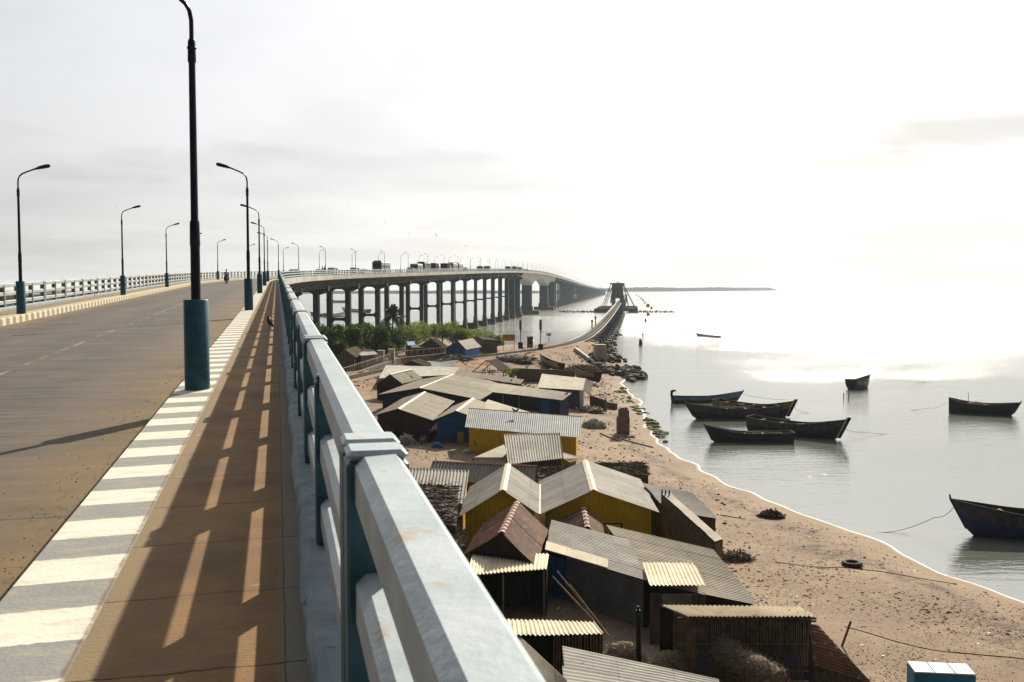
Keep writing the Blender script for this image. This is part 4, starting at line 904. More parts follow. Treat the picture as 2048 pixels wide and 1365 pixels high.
# ballast, sleepers, rails (railway = one thing)
rw = thing('railway_track', 'single railway line curving out from the shore onto the sea bridge', 'railway', TR[30])
def rib(mb, pts, prof):
    vs = []; n = len(prof)
    for i, p in enumerate(pts):
        d = pts[min(i+1, len(pts)-1)]-pts[max(i-1, 0)]; d.z = 0; d.normalize(); r_ = Vector((d.y, -d.x, 0))
        for s, z in prof: vs.append(p+r_*s+Vector((0, 0, z)))
    fs = [[i*n+j, i*n+(j+1) % n, i*n+n+(j+1) % n, i*n+n+j] for i in range(len(pts)-1) for j in range(n)]; fs += [list(range(n)), [(len(pts)-1)*n+j for j in range(n)][::-1]]
    mb.add(vs, fs); return mb
tail = [TR[-1]+Vector((math.sin(.118)*k, math.cos(.118)*k, 0)) for k in (20, 60, 100, 180, 300, 500, 800, 1200, 1700)]
FULL = TR+tail
rib(MB(), LANDTR, [(-2.6, -.7), (-1.7, -.12), (1.7, -.12), (2.6, -.7)]).build('ballast', MT['ballast'], rw)
for s in (-.55, .55, ): rib(MB(), FULL, [(s-.07, -.08), (s+.07, -.08), (s+.05, .09), (s-.05, .09)]).build('rail', MT['railsteel'], rw)
m = MB(); acc = 0
for a, b in zip(FULL[:-1], FULL[1:]):
    L_ = (b-a).length; n = max(1, int(L_/(.75 if a.y < 330 else 1.6)))
    if a.y > 700: continue
    for i in range(n): p = a.lerp(b, i/n); m.box((p.x, p.y, p.z-.13), (2.3, .26, .14), -math.atan2((b-a).x, (b-a).y))
sq = m.build('sleepers', MT['tie'], rw); sq['kind'] = 'stuff'
# railway sea bridge
SEA = [p for p in FULL if p.y > P(1150, 682, 3.8).y]
rb = thing('railway_bridge', 'low old railway bridge on stone piers with a lattice lift span far out', 'bridge', SEA[0])
rib(MB(), SEA, [(-1.45, -.95), (-1.45, -.22), (-1.0, -.2), (-1.0, -.95)]).build('plate_girder', MT['steel'], rb)
rib(MB(), SEA, [(1.0, -.95), (1.0, -.2), (1.45, -.22), (1.45, -.95)]).build('plate_girder', MT['steel'], rb)
rib(MB(), SEA, [(-2.2, -.25), (-2.2, -.15), (-1.5, -.15), (-1.5, -.25)]).build('walkway', MT['steel'], rb)
def along(pts, step):
    o = []; acc = 0
    for a, b in zip(pts[:-1], pts[1:]):
        L_ = (b-a).length
        while acc <= L_: o.append((a.lerp(b, acc/L_), math.atan2((b-a).x, (b-a).y))); acc += step
        acc -= L_
    return o
for i, (p, hd) in enumerate(along(SEA, 12.4)[:96]):
    m = MB(); zt = p.z-1.0; c = Vector((p.x, p.y, 0)); mt = Matrix.Rotation(-hd, 3, 'Z')
    def bb(w0, d0_, z0_, w1, d1_, z1_): m.hexa([c+mt@Vector((x, y, z0_)) for x, y in ((-w0, -d0_), (w0, -d0_), (w0, d0_), (-w0, d0_))]+[c+mt@Vector((x, y, z1_)) for x, y in ((-w1, -d1_), (w1, -d1_), (w1, d1_), (-w1, d1_))])
    bb(3.1, 1.5, -1, 2.3, 1.1, zt-.5); bb(2.6, 1.35, zt-.5, 2.6, 1.35, zt)
    if i < 32: bb(4.3, 2.0, -1, 3.8, 1.8, .9)
    m.build('stone_pier', MT['stone'], rb)
for i, (p, hd) in enumerate(along(SEA, 6.2)):
    if p.y > 620: break
    m = MB(); r_ = Vector((math.cos(hd), -math.sin(hd), 0)); m.tube([p+r_*1.3+Vector((0, 0, -.35)), p+r_*4.2+Vector((0, 0, -.4))], .12, 4)
    m.tube([p+r_*4.0+Vector((0, 0, -.4)), p+r_*1.4+Vector((0, 0, -1.4))], .09, 4)
    m.build('side_bracket', MT['steel'], rb)
m = MB()
for i, (p, hd) in enumerate(along(SEA, 2.2)):
    if p.y > 300: break
    r_ = Vector((math.cos(hd), -math.sin(hd), 0)); q = p+r_*2.0; m.tube([q+Vector((0, 0, -2.2)), q+Vector((0, 0, -.2))], .07, 4); m.tube([q+Vector((0, 0, -1.2)), q+Vector((0, 0, -.2))+Vector((math.sin(hd), math.cos(hd), 0))*2], .05, 4)
m.build('side_lattice', MT['steel'], rb)
for i, (u, v, z) in enumerate(((1191, 649, 4.8), (1184, 657, 4.4))):
    p = P(u, v, z); m = MB(); m.tube([p-Vector((0, 0, 1)), p+Vector((0, 0, 2.0))], .16, 6); m.box((p.x, p.y, p.z+2.1), (.55, .3, .6), 0, .05); tag(m.build('track_marker', MT['stone']), ('far', 'near')[i]+'er of two dark marker posts on the left edge of the railway bridge', 'marker post')
# lift span towers
tw = thing('lift_span_tower', 'x', 'tower')
def tower(x, y, lab):
    o = thing('lift_tower', lab, 'bridge tower', (x, y, 0), group=None); S = .326
    m = MB()
    for sx in (-1, 1):
        for sy in (-1.6, 1.6): m.box((x+sx*2.6, y+sy, 8.2), (1.1, .9, 13.2), 0)
    m.box((x, y-1.6, 9.6), (5.2, .5, 1.0), 0); m.box((x, y+1.6, 9.6), (5.2, .5, 1.0), 0); m.build('portal_frame', MT['steel'], o)
    m = MB(); m.box((x, y, 14.2), (3.6, 3.0, 7.6), 0, .2); m.box((x-2.65, y, 14.3), (1.1, 2.0, 7.5), 0); m.box((x+2.65, y, 14.3), (1.1, 2.0, 7.5), 0); m.build('counterweight', MT['steel'], o)
    m = MB(); m.box((x, y, 18.6), (8.6, 3.6, 1.0), 0); 
    m.tube([(x-.8, y-1.7, 19.1), (x-.5, y-1.7, 19.7), (x+.5, y-1.7, 19.7), (x+.8, y-1.7, 19.1)], .15, 4); m.build('top_beam', MT['steel'], o)
    m = MB()
    for sx in (-1, 1):
        for dx, yy in ((10.8, -7), (8.2, 5)): m.tube([(x+sx*3.9, y, 18.4), (x+sx*dx, y+yy, 3.0)], .19, 5)
        m.tube([(x+sx*6.2, y-3, 11.5), (x+sx*2.6, y-1.6, 9)], .14, 4); m.tube([(x+sx*4, y, 6), (x+sx*3.2, y, 13)], .45, 5)
    m.build('back_stay', MT['steel'], o)
    m = MB()
    for sx, w_ in ((-1, 8.6), (1, 6.2)):
        m.box((x+sx*(4+w_/2+2.6), y-6, 1.2), (w_, 4, 3.0), 0); m.box((x+sx*8, y+1, 1.9), (10, 5, 2.4), 0)
    m.box((x, y, 1.5), (8, 5, 4.4), 0); m.build('stone_base', MT['stone'], o)
    return o
bpy.data.objects.remove(tw)
pt = P(1230, 617, 3.0); pt = Vector((68.3, 652, 0))
tower(pt.x, pt.y, 'nearer grey steel tower of the railway lift span with slanting stays')
tower(pt.x+7.5, pt.y+62, 'farther grey steel tower of the lift span, hidden behind the nearer one')
m = MB()
for sx in (-2.4, 2.4):
    a = pt+Vector((sx+.5, 4, 0)); b = pt+Vector((7+sx, 58, 0))
    for k in range(8):
        q0, q1 = a.lerp(b, k/8), a.lerp(b, (k+1)/8); z0, z1 = 7, 7+6*math.sin(math.pi*(k+.5)/8)
        m.tube([(q0.x, q0.y, 7), (q1.x, q1.y, 7)], .2, 4); m.tube([(q0.x, q0.y, 7), ((q0.x+q1.x)/2, (q0.y+q1.y)/2, z1+3)], .14, 4); m.tube([((q0.x+q1.x)/2, (q0.y+q1.y)/2, z1+3), (q1.x, q1.y, 7)], .14, 4)
m.build('lift_truss', MT['steel'], rb)
# fenders beside the towers
mb_ = MB()
for sx in (-1, 1):
    for k in range(16):
        for yy in (-3, 8): mb_.box((pt.x+sx*(14+k*1.5+rnd.uniform(-.4, .4)), pt.y+yy, rnd.uniform(.1, .5)), (.8, .9, rnd.uniform(.6, 1.6)), 0)
tag(mb_.build('fender_stubs', MT['stone']), 'row of dark stubs breaking the water on both sides of the lift span', 'piles', kind='stuff')
def rock(mb, c, r, seed, flat=.7, n=9, sub=4):
    r_ = random.Random(seed); c = Vector(c); vs = []; st = [r_.uniform(.65, 1.2) for _ in range(3)]
    ph = r_.uniform(0, 6)
    for j in range(sub+1):
        a = -math.pi/2+math.pi*j/sub
        for i in range(n):
            th = 2*math.pi*i/n+ph; k = 1+r_.uniform(-.22, .22)
            vs.append(c+Vector((math.cos(th)*math.cos(a)*st[0]*k, math.sin(th)*math.cos(a)*st[1]*k, math.sin(a)*flat*st[2]*k))*r)
    fs = [[j*n+i, j*n+(i+1) % n, (j+1)*n+(i+1) % n, (j+1)*n+i] for j in range(sub) for i in range(n)]; mb.add(vs, fs); return mb
# old stubs in the sea
for i, (u, v, w_, h_) in enumerate(((1281, 690, 7, 13), (1286, 670, 4, 4), (1291, 643, 4.5, 7), (1296, 630, 7, 5), (1303, 617, 4, 5), (1296, 613, 7, 6), (1290, 606, 3.5, 3), (1286, 601, 3.5, 3), (1282, 597, 3.5, 2.5), (1278, 593, 3, 2), (1273, 590.5, 3, 2))):
    p = P(u, v+1, 0); k = p.y/F; m = MB(); rr = w_*k/2
    m.tube([p+Vector((0, 0, -1)), p+Vector((.1*rr, 0, h_*k*.45)), p+Vector((-.1*rr, 0, h_*k*.8)), p+Vector((-.2*rr, 0, h_*k))], [rr*1.2, rr*1.05, rr*.8, rr*.35], 7)
    lab = ['tall pointed black stone stub standing alone in the water, nearest of its line', 'tiny black stub just beyond the tall pointed one', 'squat black pier stump in the sea right of the railway bridge', 'broad low black stump right of the lift tower bases', 'small upright stump at the end of the stub row', 'wide dark block where the far line of piles begins'][i] if i < 6 else '%s tiny far pile on the curved line behind the lift span' % ('nearest', 'second', 'third', 'fourth', 'farthest')[i-6]
    tag(m.build('pier_stump', MT['stone']), lab, 'stump', 'old pier stumps in the sea')
# rubble beside the railway bridge
k = 0
for i in range(46):
    t_ = i/46; u = 1232-t_*36+rnd.uniform(-7, 11); v = 632+t_*92
    if i % 2: u += 18*rnd.random()
    p = P(u, v, .2); m = MB(); kk_ = p.y/F; rock(m, (0, 0, 0), rnd.uniform(3.5, 8.5)*kk_, i+50, .6)
    o = m.build('boulder', MT['stone']); o.location = p; tag(o, 'black boulder in the water along the right foot of the railway bridge', 'rock', 'rubble beside the railway bridge')
# rocky headland
for i in range(105):
    t_ = rnd.random(); u = 1178+t_*100+rnd.uniform(-8, 10); v = 720+t_*26+rnd.uniform(-16, 24)*(1-.4*t_)
    if u > 1290: continue
    p = P(u, v, .5); zz = max(gz(p.x, p.y), -.05); m = MB(); rock(m, (0, 0, 0), rnd.uniform(.45, 1.35), i+200, .65)
    o = m.build('boulder', MT['stone'] if u > 1215 or rnd.random() < .5 else MT['rubble']); o.location = (p.x, p.y, zz+.1); tag(o, 'dark jagged rock heaped on the small headland below the railway bridge', 'rock', 'rocks of the headland')
for i in range(60):
    t_ = rnd.random(); u = 1240+t_*88+rnd.uniform(-10, 6); v = 776+t_*98+rnd.uniform(-7, 9)
    if t_ > .45: u = 1290+(t_-.45)*70+rnd.uniform(-12, 6)
    p = P(u, v, .1); m = MB(); rock(m, (0, 0, 0), rnd.uniform(.25, .7), i+400, .4)
    o = m.build('boulder', MT['algae'] if rnd.random() < .7 else MT['stone']); o.location = (p.x, p.y, max(gz(p.x, p.y), -.05)+.03); tag(o, 'green algae-covered stone at the water edge left of the moored boats', 'rock', 'algae stones on the shoreline')
# abutment block, ruined walls, pillar
p = P(1200, 716, 2.0); z0 = gz(p.x, p.y); m = MB(); m.box((p.x, p.y, z0+1.3), (2.3, 2.2, 3.6), .1, .06); tag(m.build('concrete_block', MT['concrete']), 'tall square concrete block at the shore end of the railway bridge', 'concrete block')
wall_line('rubble_wall', 'low retaining wall slanting left from the concrete block', [P(1150, 708, 2.2), P(1187, 722, 1.8)], .7, .5, 'concrete')
wall_line('broken_wall', 'dark broken wall slab above the headland rocks', [P(1213, 706, 1.5), P(1232, 706, 1.0)], 1.5, .9, 'stone')
wall_line('brick_wall', 'long purple-brown block wall behind the lone grey hut', [P(1033, 760, 1.2), P(1150, 762, 1.2)], 2.1, .25, 'brick')
wall_line('brick_wall', 'waist-high brown wall standing on the sand right of the lone grey hut', [P(1181, 806, 1.1), P(1212, 814, 1.1)], 1.5, .25, 'brick')
wall_line('brick_wall', 'short brown wall stub closest to the algae stones', [P(1216, 808, 1.0), P(1233, 811, .9)], .8, .5, 'brick')
p = P(1246, 864, .9); z0 = gz(p.x, p.y); o = thing('brick_pillar', 'ruined brick pillar standing alone on the beach', 'pillar', (p.x, p.y, z0)); m = MB()
m.box((p.x, p.y, z0+.9), (1.2, 1.1, 2.2), .1, .05); m.box((p.x+.05, p.y, z0+2.2), (1.0, .9, 1.1), .12, .06)
for k in range(4): m.box((p.x-.3+.22*k, p.y-.2+.1*k, z0+2.8), (.2, .3, .25+.12*(k % 2)), .2)
m.build('shaft', MT['brick'], o); m = MB(); lump(m, (p.x-.3, p.y-.2, z0-.1), 1.5, 1.2, .4, seed=3); m.build('rubble_base', MT['rubble'], o)
# signals and signs
def signal(u, v, lab, top):
    p = P(u, v, 3.2); o = thing('railway_signal', lab, 'signal', p, group='railway signals'); H_ = (v-top)*p.y/F
    m = MB(); m.box((p.x, p.y, p.z+.6), (1.0, 1.0, 1.4), 0, .05); m.build('base', MT['stone'], o)
    m = MB(); m.tube([p, p+Vector((0, 0, H_-1.4))], .09, 8); m.build('mast', MT['steel'], o)
    m = MB(); m.box((p.x, p.y, p.z+H_-1.0), (.5, .35, 2.0), 0, .06); m.box((p.x, p.y-.2, p.z+H_+.05), (.55, .5, .12), 0, .03); m.tube([p+Vector((0, -.05, H_-1.9)), p+Vector((.1, -.05, H_-2.5))], .12, 6); m.build('signal_head', MT['black'], o)
    m = MB(); m.tube([p+Vector((.1, 0, H_-2.6)), p+Vector((.7, 0, H_-1.7)), p+Vector((.7, 0, H_-2.7)), p+Vector((.1, 0, H_-3.4))], .045, 4); m.build('ladder_cage', MT['steel'], o)
signal(1041, 697, 'left railway signal mast with black head, between the sign and the booth', 641)
signal(1081, 701, 'right railway signal mast with black head beside the track', 641)
def signb(name, u0, u1, v0, v1, vb, lab):
    z = 3.0; p = P((u0+u1)/2, vb, z); k = p.y/F; o = thing(name, lab, 'sign', p); W = (u1-u0)*k; zt = z+(vb-v0)*k; zb = z+(vb-v1)*k
    m = MB(); m.box((p.x, p.y, (zt+zb)/2), (W, .12, zt-zb), 0, .02); m.build('board', MT['sign'], o); m = MB()
    for s in ((-.44, .44) if W > 1.5 else (0,)): m.box((p.x+s*W, p.y+.1, (zt+z)/2-.3), (.1, .1, zt-z+.5), 0)
    m.build('post', MT['w_dark'], o)
signb('station_sign', 1005, 1030, 669, 682, 697, 'yellow board on two posts beside the railway curve')
signb('track_sign', 1093, 1102, 667, 672, 685, 'very small yellow board on a single post near the shoreline')
p = P(1060, 694, 3.0); o = thing('booth', 'small square concrete booth with dark opening between the two signals', 'booth', p); m = MB(); m.box((p.x, p.y, 4.0), (1.3, 1.2, 2.4), 0, .04); m.box((p.x, p.y, 5.25), (1.5, 1.4, .16), 0, .02); m.build('body', MT['plaster'], o); m = MB(); m.box((p.x, p.y-.62, 4.3), (.8, .06, 1.5), 0); m.build('opening', MT['w_dark'], o)
# ------------------------------------------------------------------ trees
def leaves(mb, c, rx, ry, rz, n, size, seed, clump=7):
    r_ = random.Random(seed); cl = []
    for k in range(clump):
        a = r_.uniform(0, 2*math.pi); b = r_.uniform(-.5, 1.) ; q = r_.uniform(.35, .8)
        cl.append((Vector((math.cos(a)*rx*q, math.sin(a)*ry*q, b*rz*.75)), r_.uniform(.3, .55)))
    for i in range(n):
        cc, s = cl[r_.randrange(len(cl))]; d = Vector((r_.gauss(0, 1), r_.gauss(0, 1), r_.gauss(0, 1))).normalized()*(r_.uniform(.55, 1.08))
        p = Vector(c)+cc+Vector((d.x*rx*s, d.y*ry*s, d.z*rz*s*1.1)); nrm = Vector((r_.gauss(0, 1), r_.gauss(0, 1), r_.gauss(.4, 1))).normalized()
        a = nrm.orthogonal().normalized()*size*r_.uniform(.6, 1.3); b = nrm.cross(a).normalized()*size*r_.uniform(.35, .7)
        mb.add([p-a, p-b, p+a, p+b], [[0, 1, 2, 3]])
def tree(name, lab, u, v, H_, rx, rz, mt, seed, n=1500, size=.24, group='trees between huts and bridge', cat='tree', zb=None):
    p = P(u, v, 1.5); z0 = gz(p.x, p.y); p.z = z0; o = thing(name, lab, cat, p, group=group); r_ = random.Random(seed)
    m = MB(); m.tube([p-Vector((0, 0, .2)), p+Vector((.1, 0, H_*.3)), p+Vector((.2, .1, H_*.6))], [.2, .15, .09], 7)
    for k in range(5):
        a = r_.uniform(0, 6.28); m.tube([p+Vector((.1, 0, H_*(.25+.07*k))), p+Vector((math.cos(a)*rx*.5, math.sin(a)*rx*.5, H_*(.5+.08*k)))], [.08, .03], 5)
    m.build('trunk', MT['bark'], o); m = MB(); leaves(m, p+Vector((0, 0, H_*.6)), rx, rx*.9, rz, n, size, seed, 9); m.build('crown', MT[mt], o)
TL = [(648, 716, 6.2, 3.0, 2.7), (668, 706, 5.4, 3.2, 2.5), (690, 712, 5.8, 2.8, 2.5), (712, 703, 5.8, 3.2, 2.6), (735, 703, 6.2, 3., 2.8), (752, 708, 5.2, 2.8, 2.4), (768, 704, 5.4, 3.0, 2.7), (628, 705, 6.0, 3.2, 2.6), (788, 702, 5.0, 2.8, 2.5)]
tl_ = ['dark leafy tree closest to the railing corner', 'dark leafy tree second from the railing behind the thatch hut', 'round dark tree directly behind the thatch hut', 'dark tree in front of the pier gap with water', 'tallest dark round tree left of the palm', 'lower dark tree behind the grey roofed house', 'dark tree just left of the palm', 'dark tree half hidden behind the railing', 'bushy dark tree at the foot of the palm']
for i, a in enumerate(TL): tree('leafy_tree', tl_[i], a[0], a[1]+15, a[2]*1.15, a[3]*1.35, a[4]*1.3, 'leafd', i+10, n=3200, size=.27)
TL2 = [(812, 700, 5.0, 2.8, 2.2), (836, 690, 4.6, 3.2, 2.0), (860, 684, 4.2, 3.2, 2.0), (884, 684, 4.6, 3.2, 2.0), (905, 686, 3.6, 2.6, 1.7), (925, 684, 3.2, 2.6, 1.5), (950, 686, 3.4, 3.0, 1.6), (972, 690, 3.2, 2.6, 1.5), (988, 692, 2.6, 2.0, 1.2)]
tl2 = ['feathery light green tree right of the palm', 'feathery light green bush above the blue plastic roof', 'feathery light green bush above the grey thatch', 'feathery light green bush left of the bridge pier foot', 'low green bush behind the blue gabled hut', 'small pale bush right of the blue hut roof', 'wide pale bush behind the flat roofed shed', 'pale bush in front of the flat shed', 'last low bush before the yellow sign']
for i, a in enumerate(TL2): tree('feathery_bush', tl2[i], a[0], a[1]+6, a[2]*1.3, a[3]*1.35, a[4]*1.35, 'leafl', i+40, n=2600, size=.2)
tree('green_shrub', 'single bright green shrub left of the purple-brown wall', 1021, 757, 2.0, 1.3, 1.0, 'leafl', 77, n=500, size=.17, group=None, cat='shrub')
# palm
p = P(786, 716, 1.5); z0 = gz(p.x, p.y); p.z = z0; o = thing('palm_tree', 'coconut palm rising above the dark trees in front of the bridge', 'palm tree', p)
H_ = 9.2; m = MB(); m.tube([p, p+Vector((.1, 0, 3)), p+Vector((-.05, 0, H_))], [.22, .17, .14], 8); m.build('trunk', MT['bark'], o); m = MB(); r_ = random.Random(5)
for k in range(38):
    a = r_.uniform(0, 6.28); el = r_.uniform(-.5, 1.4); L_ = r_.uniform(2.6, 4.0); base = p+Vector((-.05, 0, H_)); pts = []
    for j in range(9):
        q = j/8; rr = L_*q*math.cos(el)*(1-.1*q); zz = L_*q*math.sin(el)-1.5*q*q*L_*.42*(1.1-max(el, 0)*.5); pts.append(base+Vector((math.cos(a)*rr, math.sin(a)*rr, zz)))
    for j in range(1, 8):
        d = (pts[j+1]-pts[j]).normalized(); s_ = d.cross(Vector((0, 0, 1))).normalized()
        for q in (0, .33, .66):
            b0 = pts[j].lerp(pts[j+1], q)
            for sg in (-1, 1):
                tip = b0+s_*sg*.7*math.sin(math.pi*min(1, (j+1)/9)) + d*.3-Vector((0, 0, .28)); m.add([b0-d*.1, b0+d*.1, tip], [[0, 1, 2]])
    m.tube(pts, [.03]*9, 4)
m.build('fronds', MT['palm'], o)
# ------------------------------------------------------------------ boats
def boat(label, bow, stern, beam, H_, upper='boatgrey', lower='boatblack', bowr=.55, sternr=.25, thw=4, name='fishing_boat', stempost=False, mast=None, group='moored fishing boats', draft=.25, fig=False, transom=.55, z=0., heap=False, gear=0):
    a = P(*bow, z); b = P(*stern, z); d = a-b; L_ = d.length; hd = math.atan2(d.y, d.x); c = (a+b)/2
    o = thing(name, label, 'boat', (c.x, c.y, z), hd, group); OFF[o] = Vector((0, 0, 0)); nS = 22; np_ = 7
    def sec(t_, inner=0.):                       # t 0 stern .. 1 bow ; returns ring of points port->starboard
        x_ = (t_-.5)*L_; wdt = beam/2*(math.sin(math.pi*min(1, (t_*(1-transom*.45)+transom*.45)))**.6 if t_ < 1 else 0)
        wdt = max(wdt, .03)-inner; wdt = max(wdt, .012)
        sh = H_*(1+bowr*max(0, (t_-.5)*2)**2.2+sternr*max(0, (.5-t_)*2)**2)
        keel = -draft+inner*1.5+(H_*.9)*max(0, (t_-.9)/.1)**2*.5; rk = .09*L_*max(0, (t_-.8)/.2)**1.5
        ring = []
        for k in range(np_*2+1):
            q = (k-np_)/np_; aq = abs(q); zz = keel+(sh-keel)*aq**1.7; ww = wdt*(1-(1-aq)**2.1)*(.86+.14*aq); ring.append((x_+rk*(zz-keel)/(sh-keel)*1.0, math.copysign(ww, q) if aq > 0 else 0, zz))
        return ring
    tl = [i/nS for i in range(nS+1)]; O = [sec(t_) for t_ in tl]; I = [sec(t_, .06) for t_ in tl]; n = np_*2+1
    lowm, upm, inn, gun = MB(), MB(), MB(), MB()
    vs = [p for r in O for p in r]
    lowf = [[i*n+k, (i+1)*n+k, (i+1)*n+k+1, i*n+k+1] for i in range(nS) for k in range(2, n-3)]; upf = [[i*n+k, (i+1)*n+k, (i+1)*n+k+1, i*n+k+1] for i in range(nS) for k in (0, 1, n-3, n-2)]
    lowm.add(vs, lowf, smooth=True); upm.add(vs, upf, smooth=True)
    lowm.add(O[0], [list(range(n))])
    vi = [p for r in I for p in r]; inn.add(vi, [[i*n+k+1, (i+1)*n+k+1, (i+1)*n+k, i*n+k] for i in range(nS) for k in range(n-1)], smooth=True); inn.add(I[0], [list(range(n))[::-1]])
    for e in (0, n-1): gun.tube([Vector(O[i][e]) for i in range(nS+1)], .055, 6)
    gun.tube([Vector(O[0][0]), Vector(O[0][n-1])], .06, 6)
    lowm.build('hull', MT[lower], o); upm.build('strake', MT[upper], o); inn.build('inside', MT['boatwood'], o); gun.build('gunwale', MT['boatwood'], o)
    for k in range(thw):
        t_ = .14+.66*k/max(1, thw-1); s_ = sec(t_); m = MB(); m.box((s_[0][0], 0, s_[0][2]-.14), (.22, abs(s_[1][1])*2-.05, .05), 0); m.build('thwart', MT['boatwood'], o)
    tip = Vector(O[-1][0]); 
    m = MB(); m.tube([Vector(O[-1][np_])+Vector((.02, 0, 0)), tip+Vector((.04, 0, .0)), tip+Vector((.1, 0, .16*H_+.06))], [.06, .08, .06], 6)
    m.build('stem_post', MT['boatwood'], o)
    if fig: m = MB(); s0 = Vector(O[0][np_]); m.tube([(s0.x, 0, H_*.8), (s0.x-.15, 0, H_*1.5), (s0.x-.1, 0, H_*2.1), (s0.x+.3, 0, H_*2.35), (s0.x+.5, 0, H_*2.1)], [.14, .2, .24, .16, .08], 7); m.build('stern_scroll', MT['boatblack'], o)
    if mast: m = MB(); m.tube([(mast[0]*L_, 0, .2), (mast[0]*L_+mast[2], 0, mast[1])], .035, 5); m.build('pole', MT['wood'], o)
    if stempost:
        k0, k1 = Vector(O[-1][np_]), Vector(O[-1][0]); k0 = k0+(k1-k0)*-.1; k1 = k1+(k1-k0)*.12
        for nm_, a_, b_, wd, mt_ in (('stem_post', -.02, .26, .09, 'boatblack'), ('stem_stripe', -.2, -.05, .12, 'boatwhite')):
            m = MB(); m.hexa([Vector((q.x+dx, dy, q.z)) for q in (k0, k1) for dx, dy in ((a_, -wd), (b_, -wd), (b_, wd), (a_, wd))]); m.build(nm_, MT[mt_], o)
    if gear:
        r_ = random.Random(gear)
        for q_ in range(3): m = MB(); lump(m, ((r_.uniform(-.3, .25))*L_, r_.uniform(-.2, .2), .1), r_.uniform(.4, .9), .4, H_*.75+r_.uniform(0, .25), seed=gear+q_, rough=.3); m.build('net_bundle', MT[('weed', 'shell', 'net')[q_]], o)
        for q_ in range(2): m = MB(); x0 = r_.uniform(-.35, -.1)*L_; m.tube([(x0, r_.uniform(-.4, .4), H_+.04), (x0+L_*.4, r_.uniform(-.3, .3), H_+.12)], .035, 5); m.build('oar', MT['wood'], o)
    if heap: m = MB(); lump(m, (-.08*L_, 0, H_*.35), L_*.2, beam*.3, H_*.85, seed=4, rough=.25); m.build('net_heap', MT['shell'], o)
    return o
boat('long low boat with a curled stern ornament, left of the moored cluster', (1474, 803), (1345, 806), 1.9, .75, 'boatltblue', 'boatgrey', bowr=.9, fig=True)
boat('yellow and blue boat lying behind the dark one in the cluster', (1576, 835), (1432, 822), 2.4, 1.2, 'boatyel', 'boatblue', bowr=.75, stempost=True, gear=3)
boat('dark hulled boat with grey top strake in front of the yellow boat', (1386, 838), (1553, 836), 2.6, 1.25, 'boatgrey', 'boatblack', bowr=.55, gear=5)
boat('brown-railed boat moored behind the smaller black one', (1678, 880), (1500, 862), 2.5, 1.35, 'boatgrey', 'boatblack', bowr=.65, stempost=True, gear=8)
boat('small black boat in front, with raised pointed left bow', (1424, 884), (1585, 884), 2.1, .95, 'boatblack', 'boatblack', bowr=.85, sternr=.1, gear=11)
boat('small boat seen end-on, alone farther out', (1735, 774), (1702, 779), 2.6, 1.25, 'boatgreen', 'boatblack', bowr=.5, thw=2)
boat('dark boat with two pointed ends at the right edge', (2028, 832), (1898, 824), 2.6, 1.25, 'boatblack', 'boatblack', bowr=.35, sternr=.45, transom=.12, mast=(-.2, 2.6, 0), heap=True)
boat('large nearest blue boat cut off by the right picture edge', (1932, 1071), (2290, 1086), 3.0, 1.55, 'boatgrey', 'boatblue', bowr=.5, thw=5, mast=(.02, 3.0, -.8), heap=True)
boat('beached boat with yellow and blue side below the rocks', (1150, 751), (1196, 762), 1.7, 1.1, 'boatyel', 'boatblue', z=1.2, draft=.3, group='beached boats')
boat('beached dark boat with yellow stripe on the rubble behind the wall', (1083, 727), (1123, 742), 1.6, 1.0, 'boatyel', 'boatblack', z=1.7, draft=.3, group='beached boats')
boat('pale green boat seen between the bridge piers', (655, 606), (700, 606), 6, 2.4, 'boatgreen', 'boatgreen', group='boats beyond the bridge', draft=.5)
boat('low grey boat crossing behind the second and third piers', (687, 623), (738, 626), 4, 1.8, 'boatwhite', 'boatgrey', group='boats beyond the bridge', draft=.5)
boat('white boat just beyond the first visible pier', (690, 634), (650, 635), 3.4, 1.8, 'boatwhite', 'boatwhite', group='boats beyond the bridge', draft=.4)
boat('blue boat glimpsed left of the first visible pier', (622, 632), (652, 634), 3, 1.5, 'boatltblue', 'boatltblue', group='boats beyond the bridge', draft=.4)
cn = boat('black canoe with three rowers out on the bright water', (1395, 672), (1440, 676), 1.2, .45, 'boatblack', 'boatblack', name='canoe', thw=3, bowr=.9, group='canoes at sea')
# floating stakes and mooring lines
for i, (u, v, h_) in enumerate(((1687, 797, 11), (1697, 799, 12))):
    p = P(u, v, 0); m = MB(); m.tube([p+Vector((0, 0, -.5)), p+Vector((.05*i, 0, h_*p.y/F))], .07, 6); tag(m.build('mooring_stake', MT['wood']), 'thin stake in the water below the end-on boat, %s of two' % ('left', 'right')[i], 'stake')
def line(pts, lab, r=.018, name='mooring_rope', cat='rope', mt='rope', sag=.3):
    w_ = [P(*a) for a in pts]; c = []
    for a, b in zip(w_[:-1], w_[1:]):
        for k in range(8): t_ = k/8; q = a.lerp(b, t_); q.z -= sag*math.sin(math.pi*t_)*abs(a.z-b.z); c.append(q)
    c.append(w_[-1]); m = MB(); m.tube(c, r, 5); return tag(m.build(name, MT[mt]), lab, cat)
line([(1913, 1008, 1.9), (1870, 1035, .9), (1745, 1067, -.02)], 'slack rope from the nearest blue boat to the waterline', .02)
line([(1740, 750, 1.4), (1800, 761, .4), (1870, 765, -.02)], 'rope running right from the end-on boat')
line([(1895, 805, 1.2), (1855, 817, .3), (1810, 820, -.02)], 'rope running left from the double-ended boat')
line([(1682, 855, 1.0), (1730, 865, .3), (1790, 868, -.02)], 'rope running right from the brown-railed boat')
line([(1480, 785, 1.4), (1520, 795, .8), (1575, 800, 1.2)], 'rope between the curled-stern boat and the yellow boat')
line([(1585, 805, 1.4), (1600, 822, .2), (1625, 828, -.02)], 'short rope hanging off the yellow boat bow')
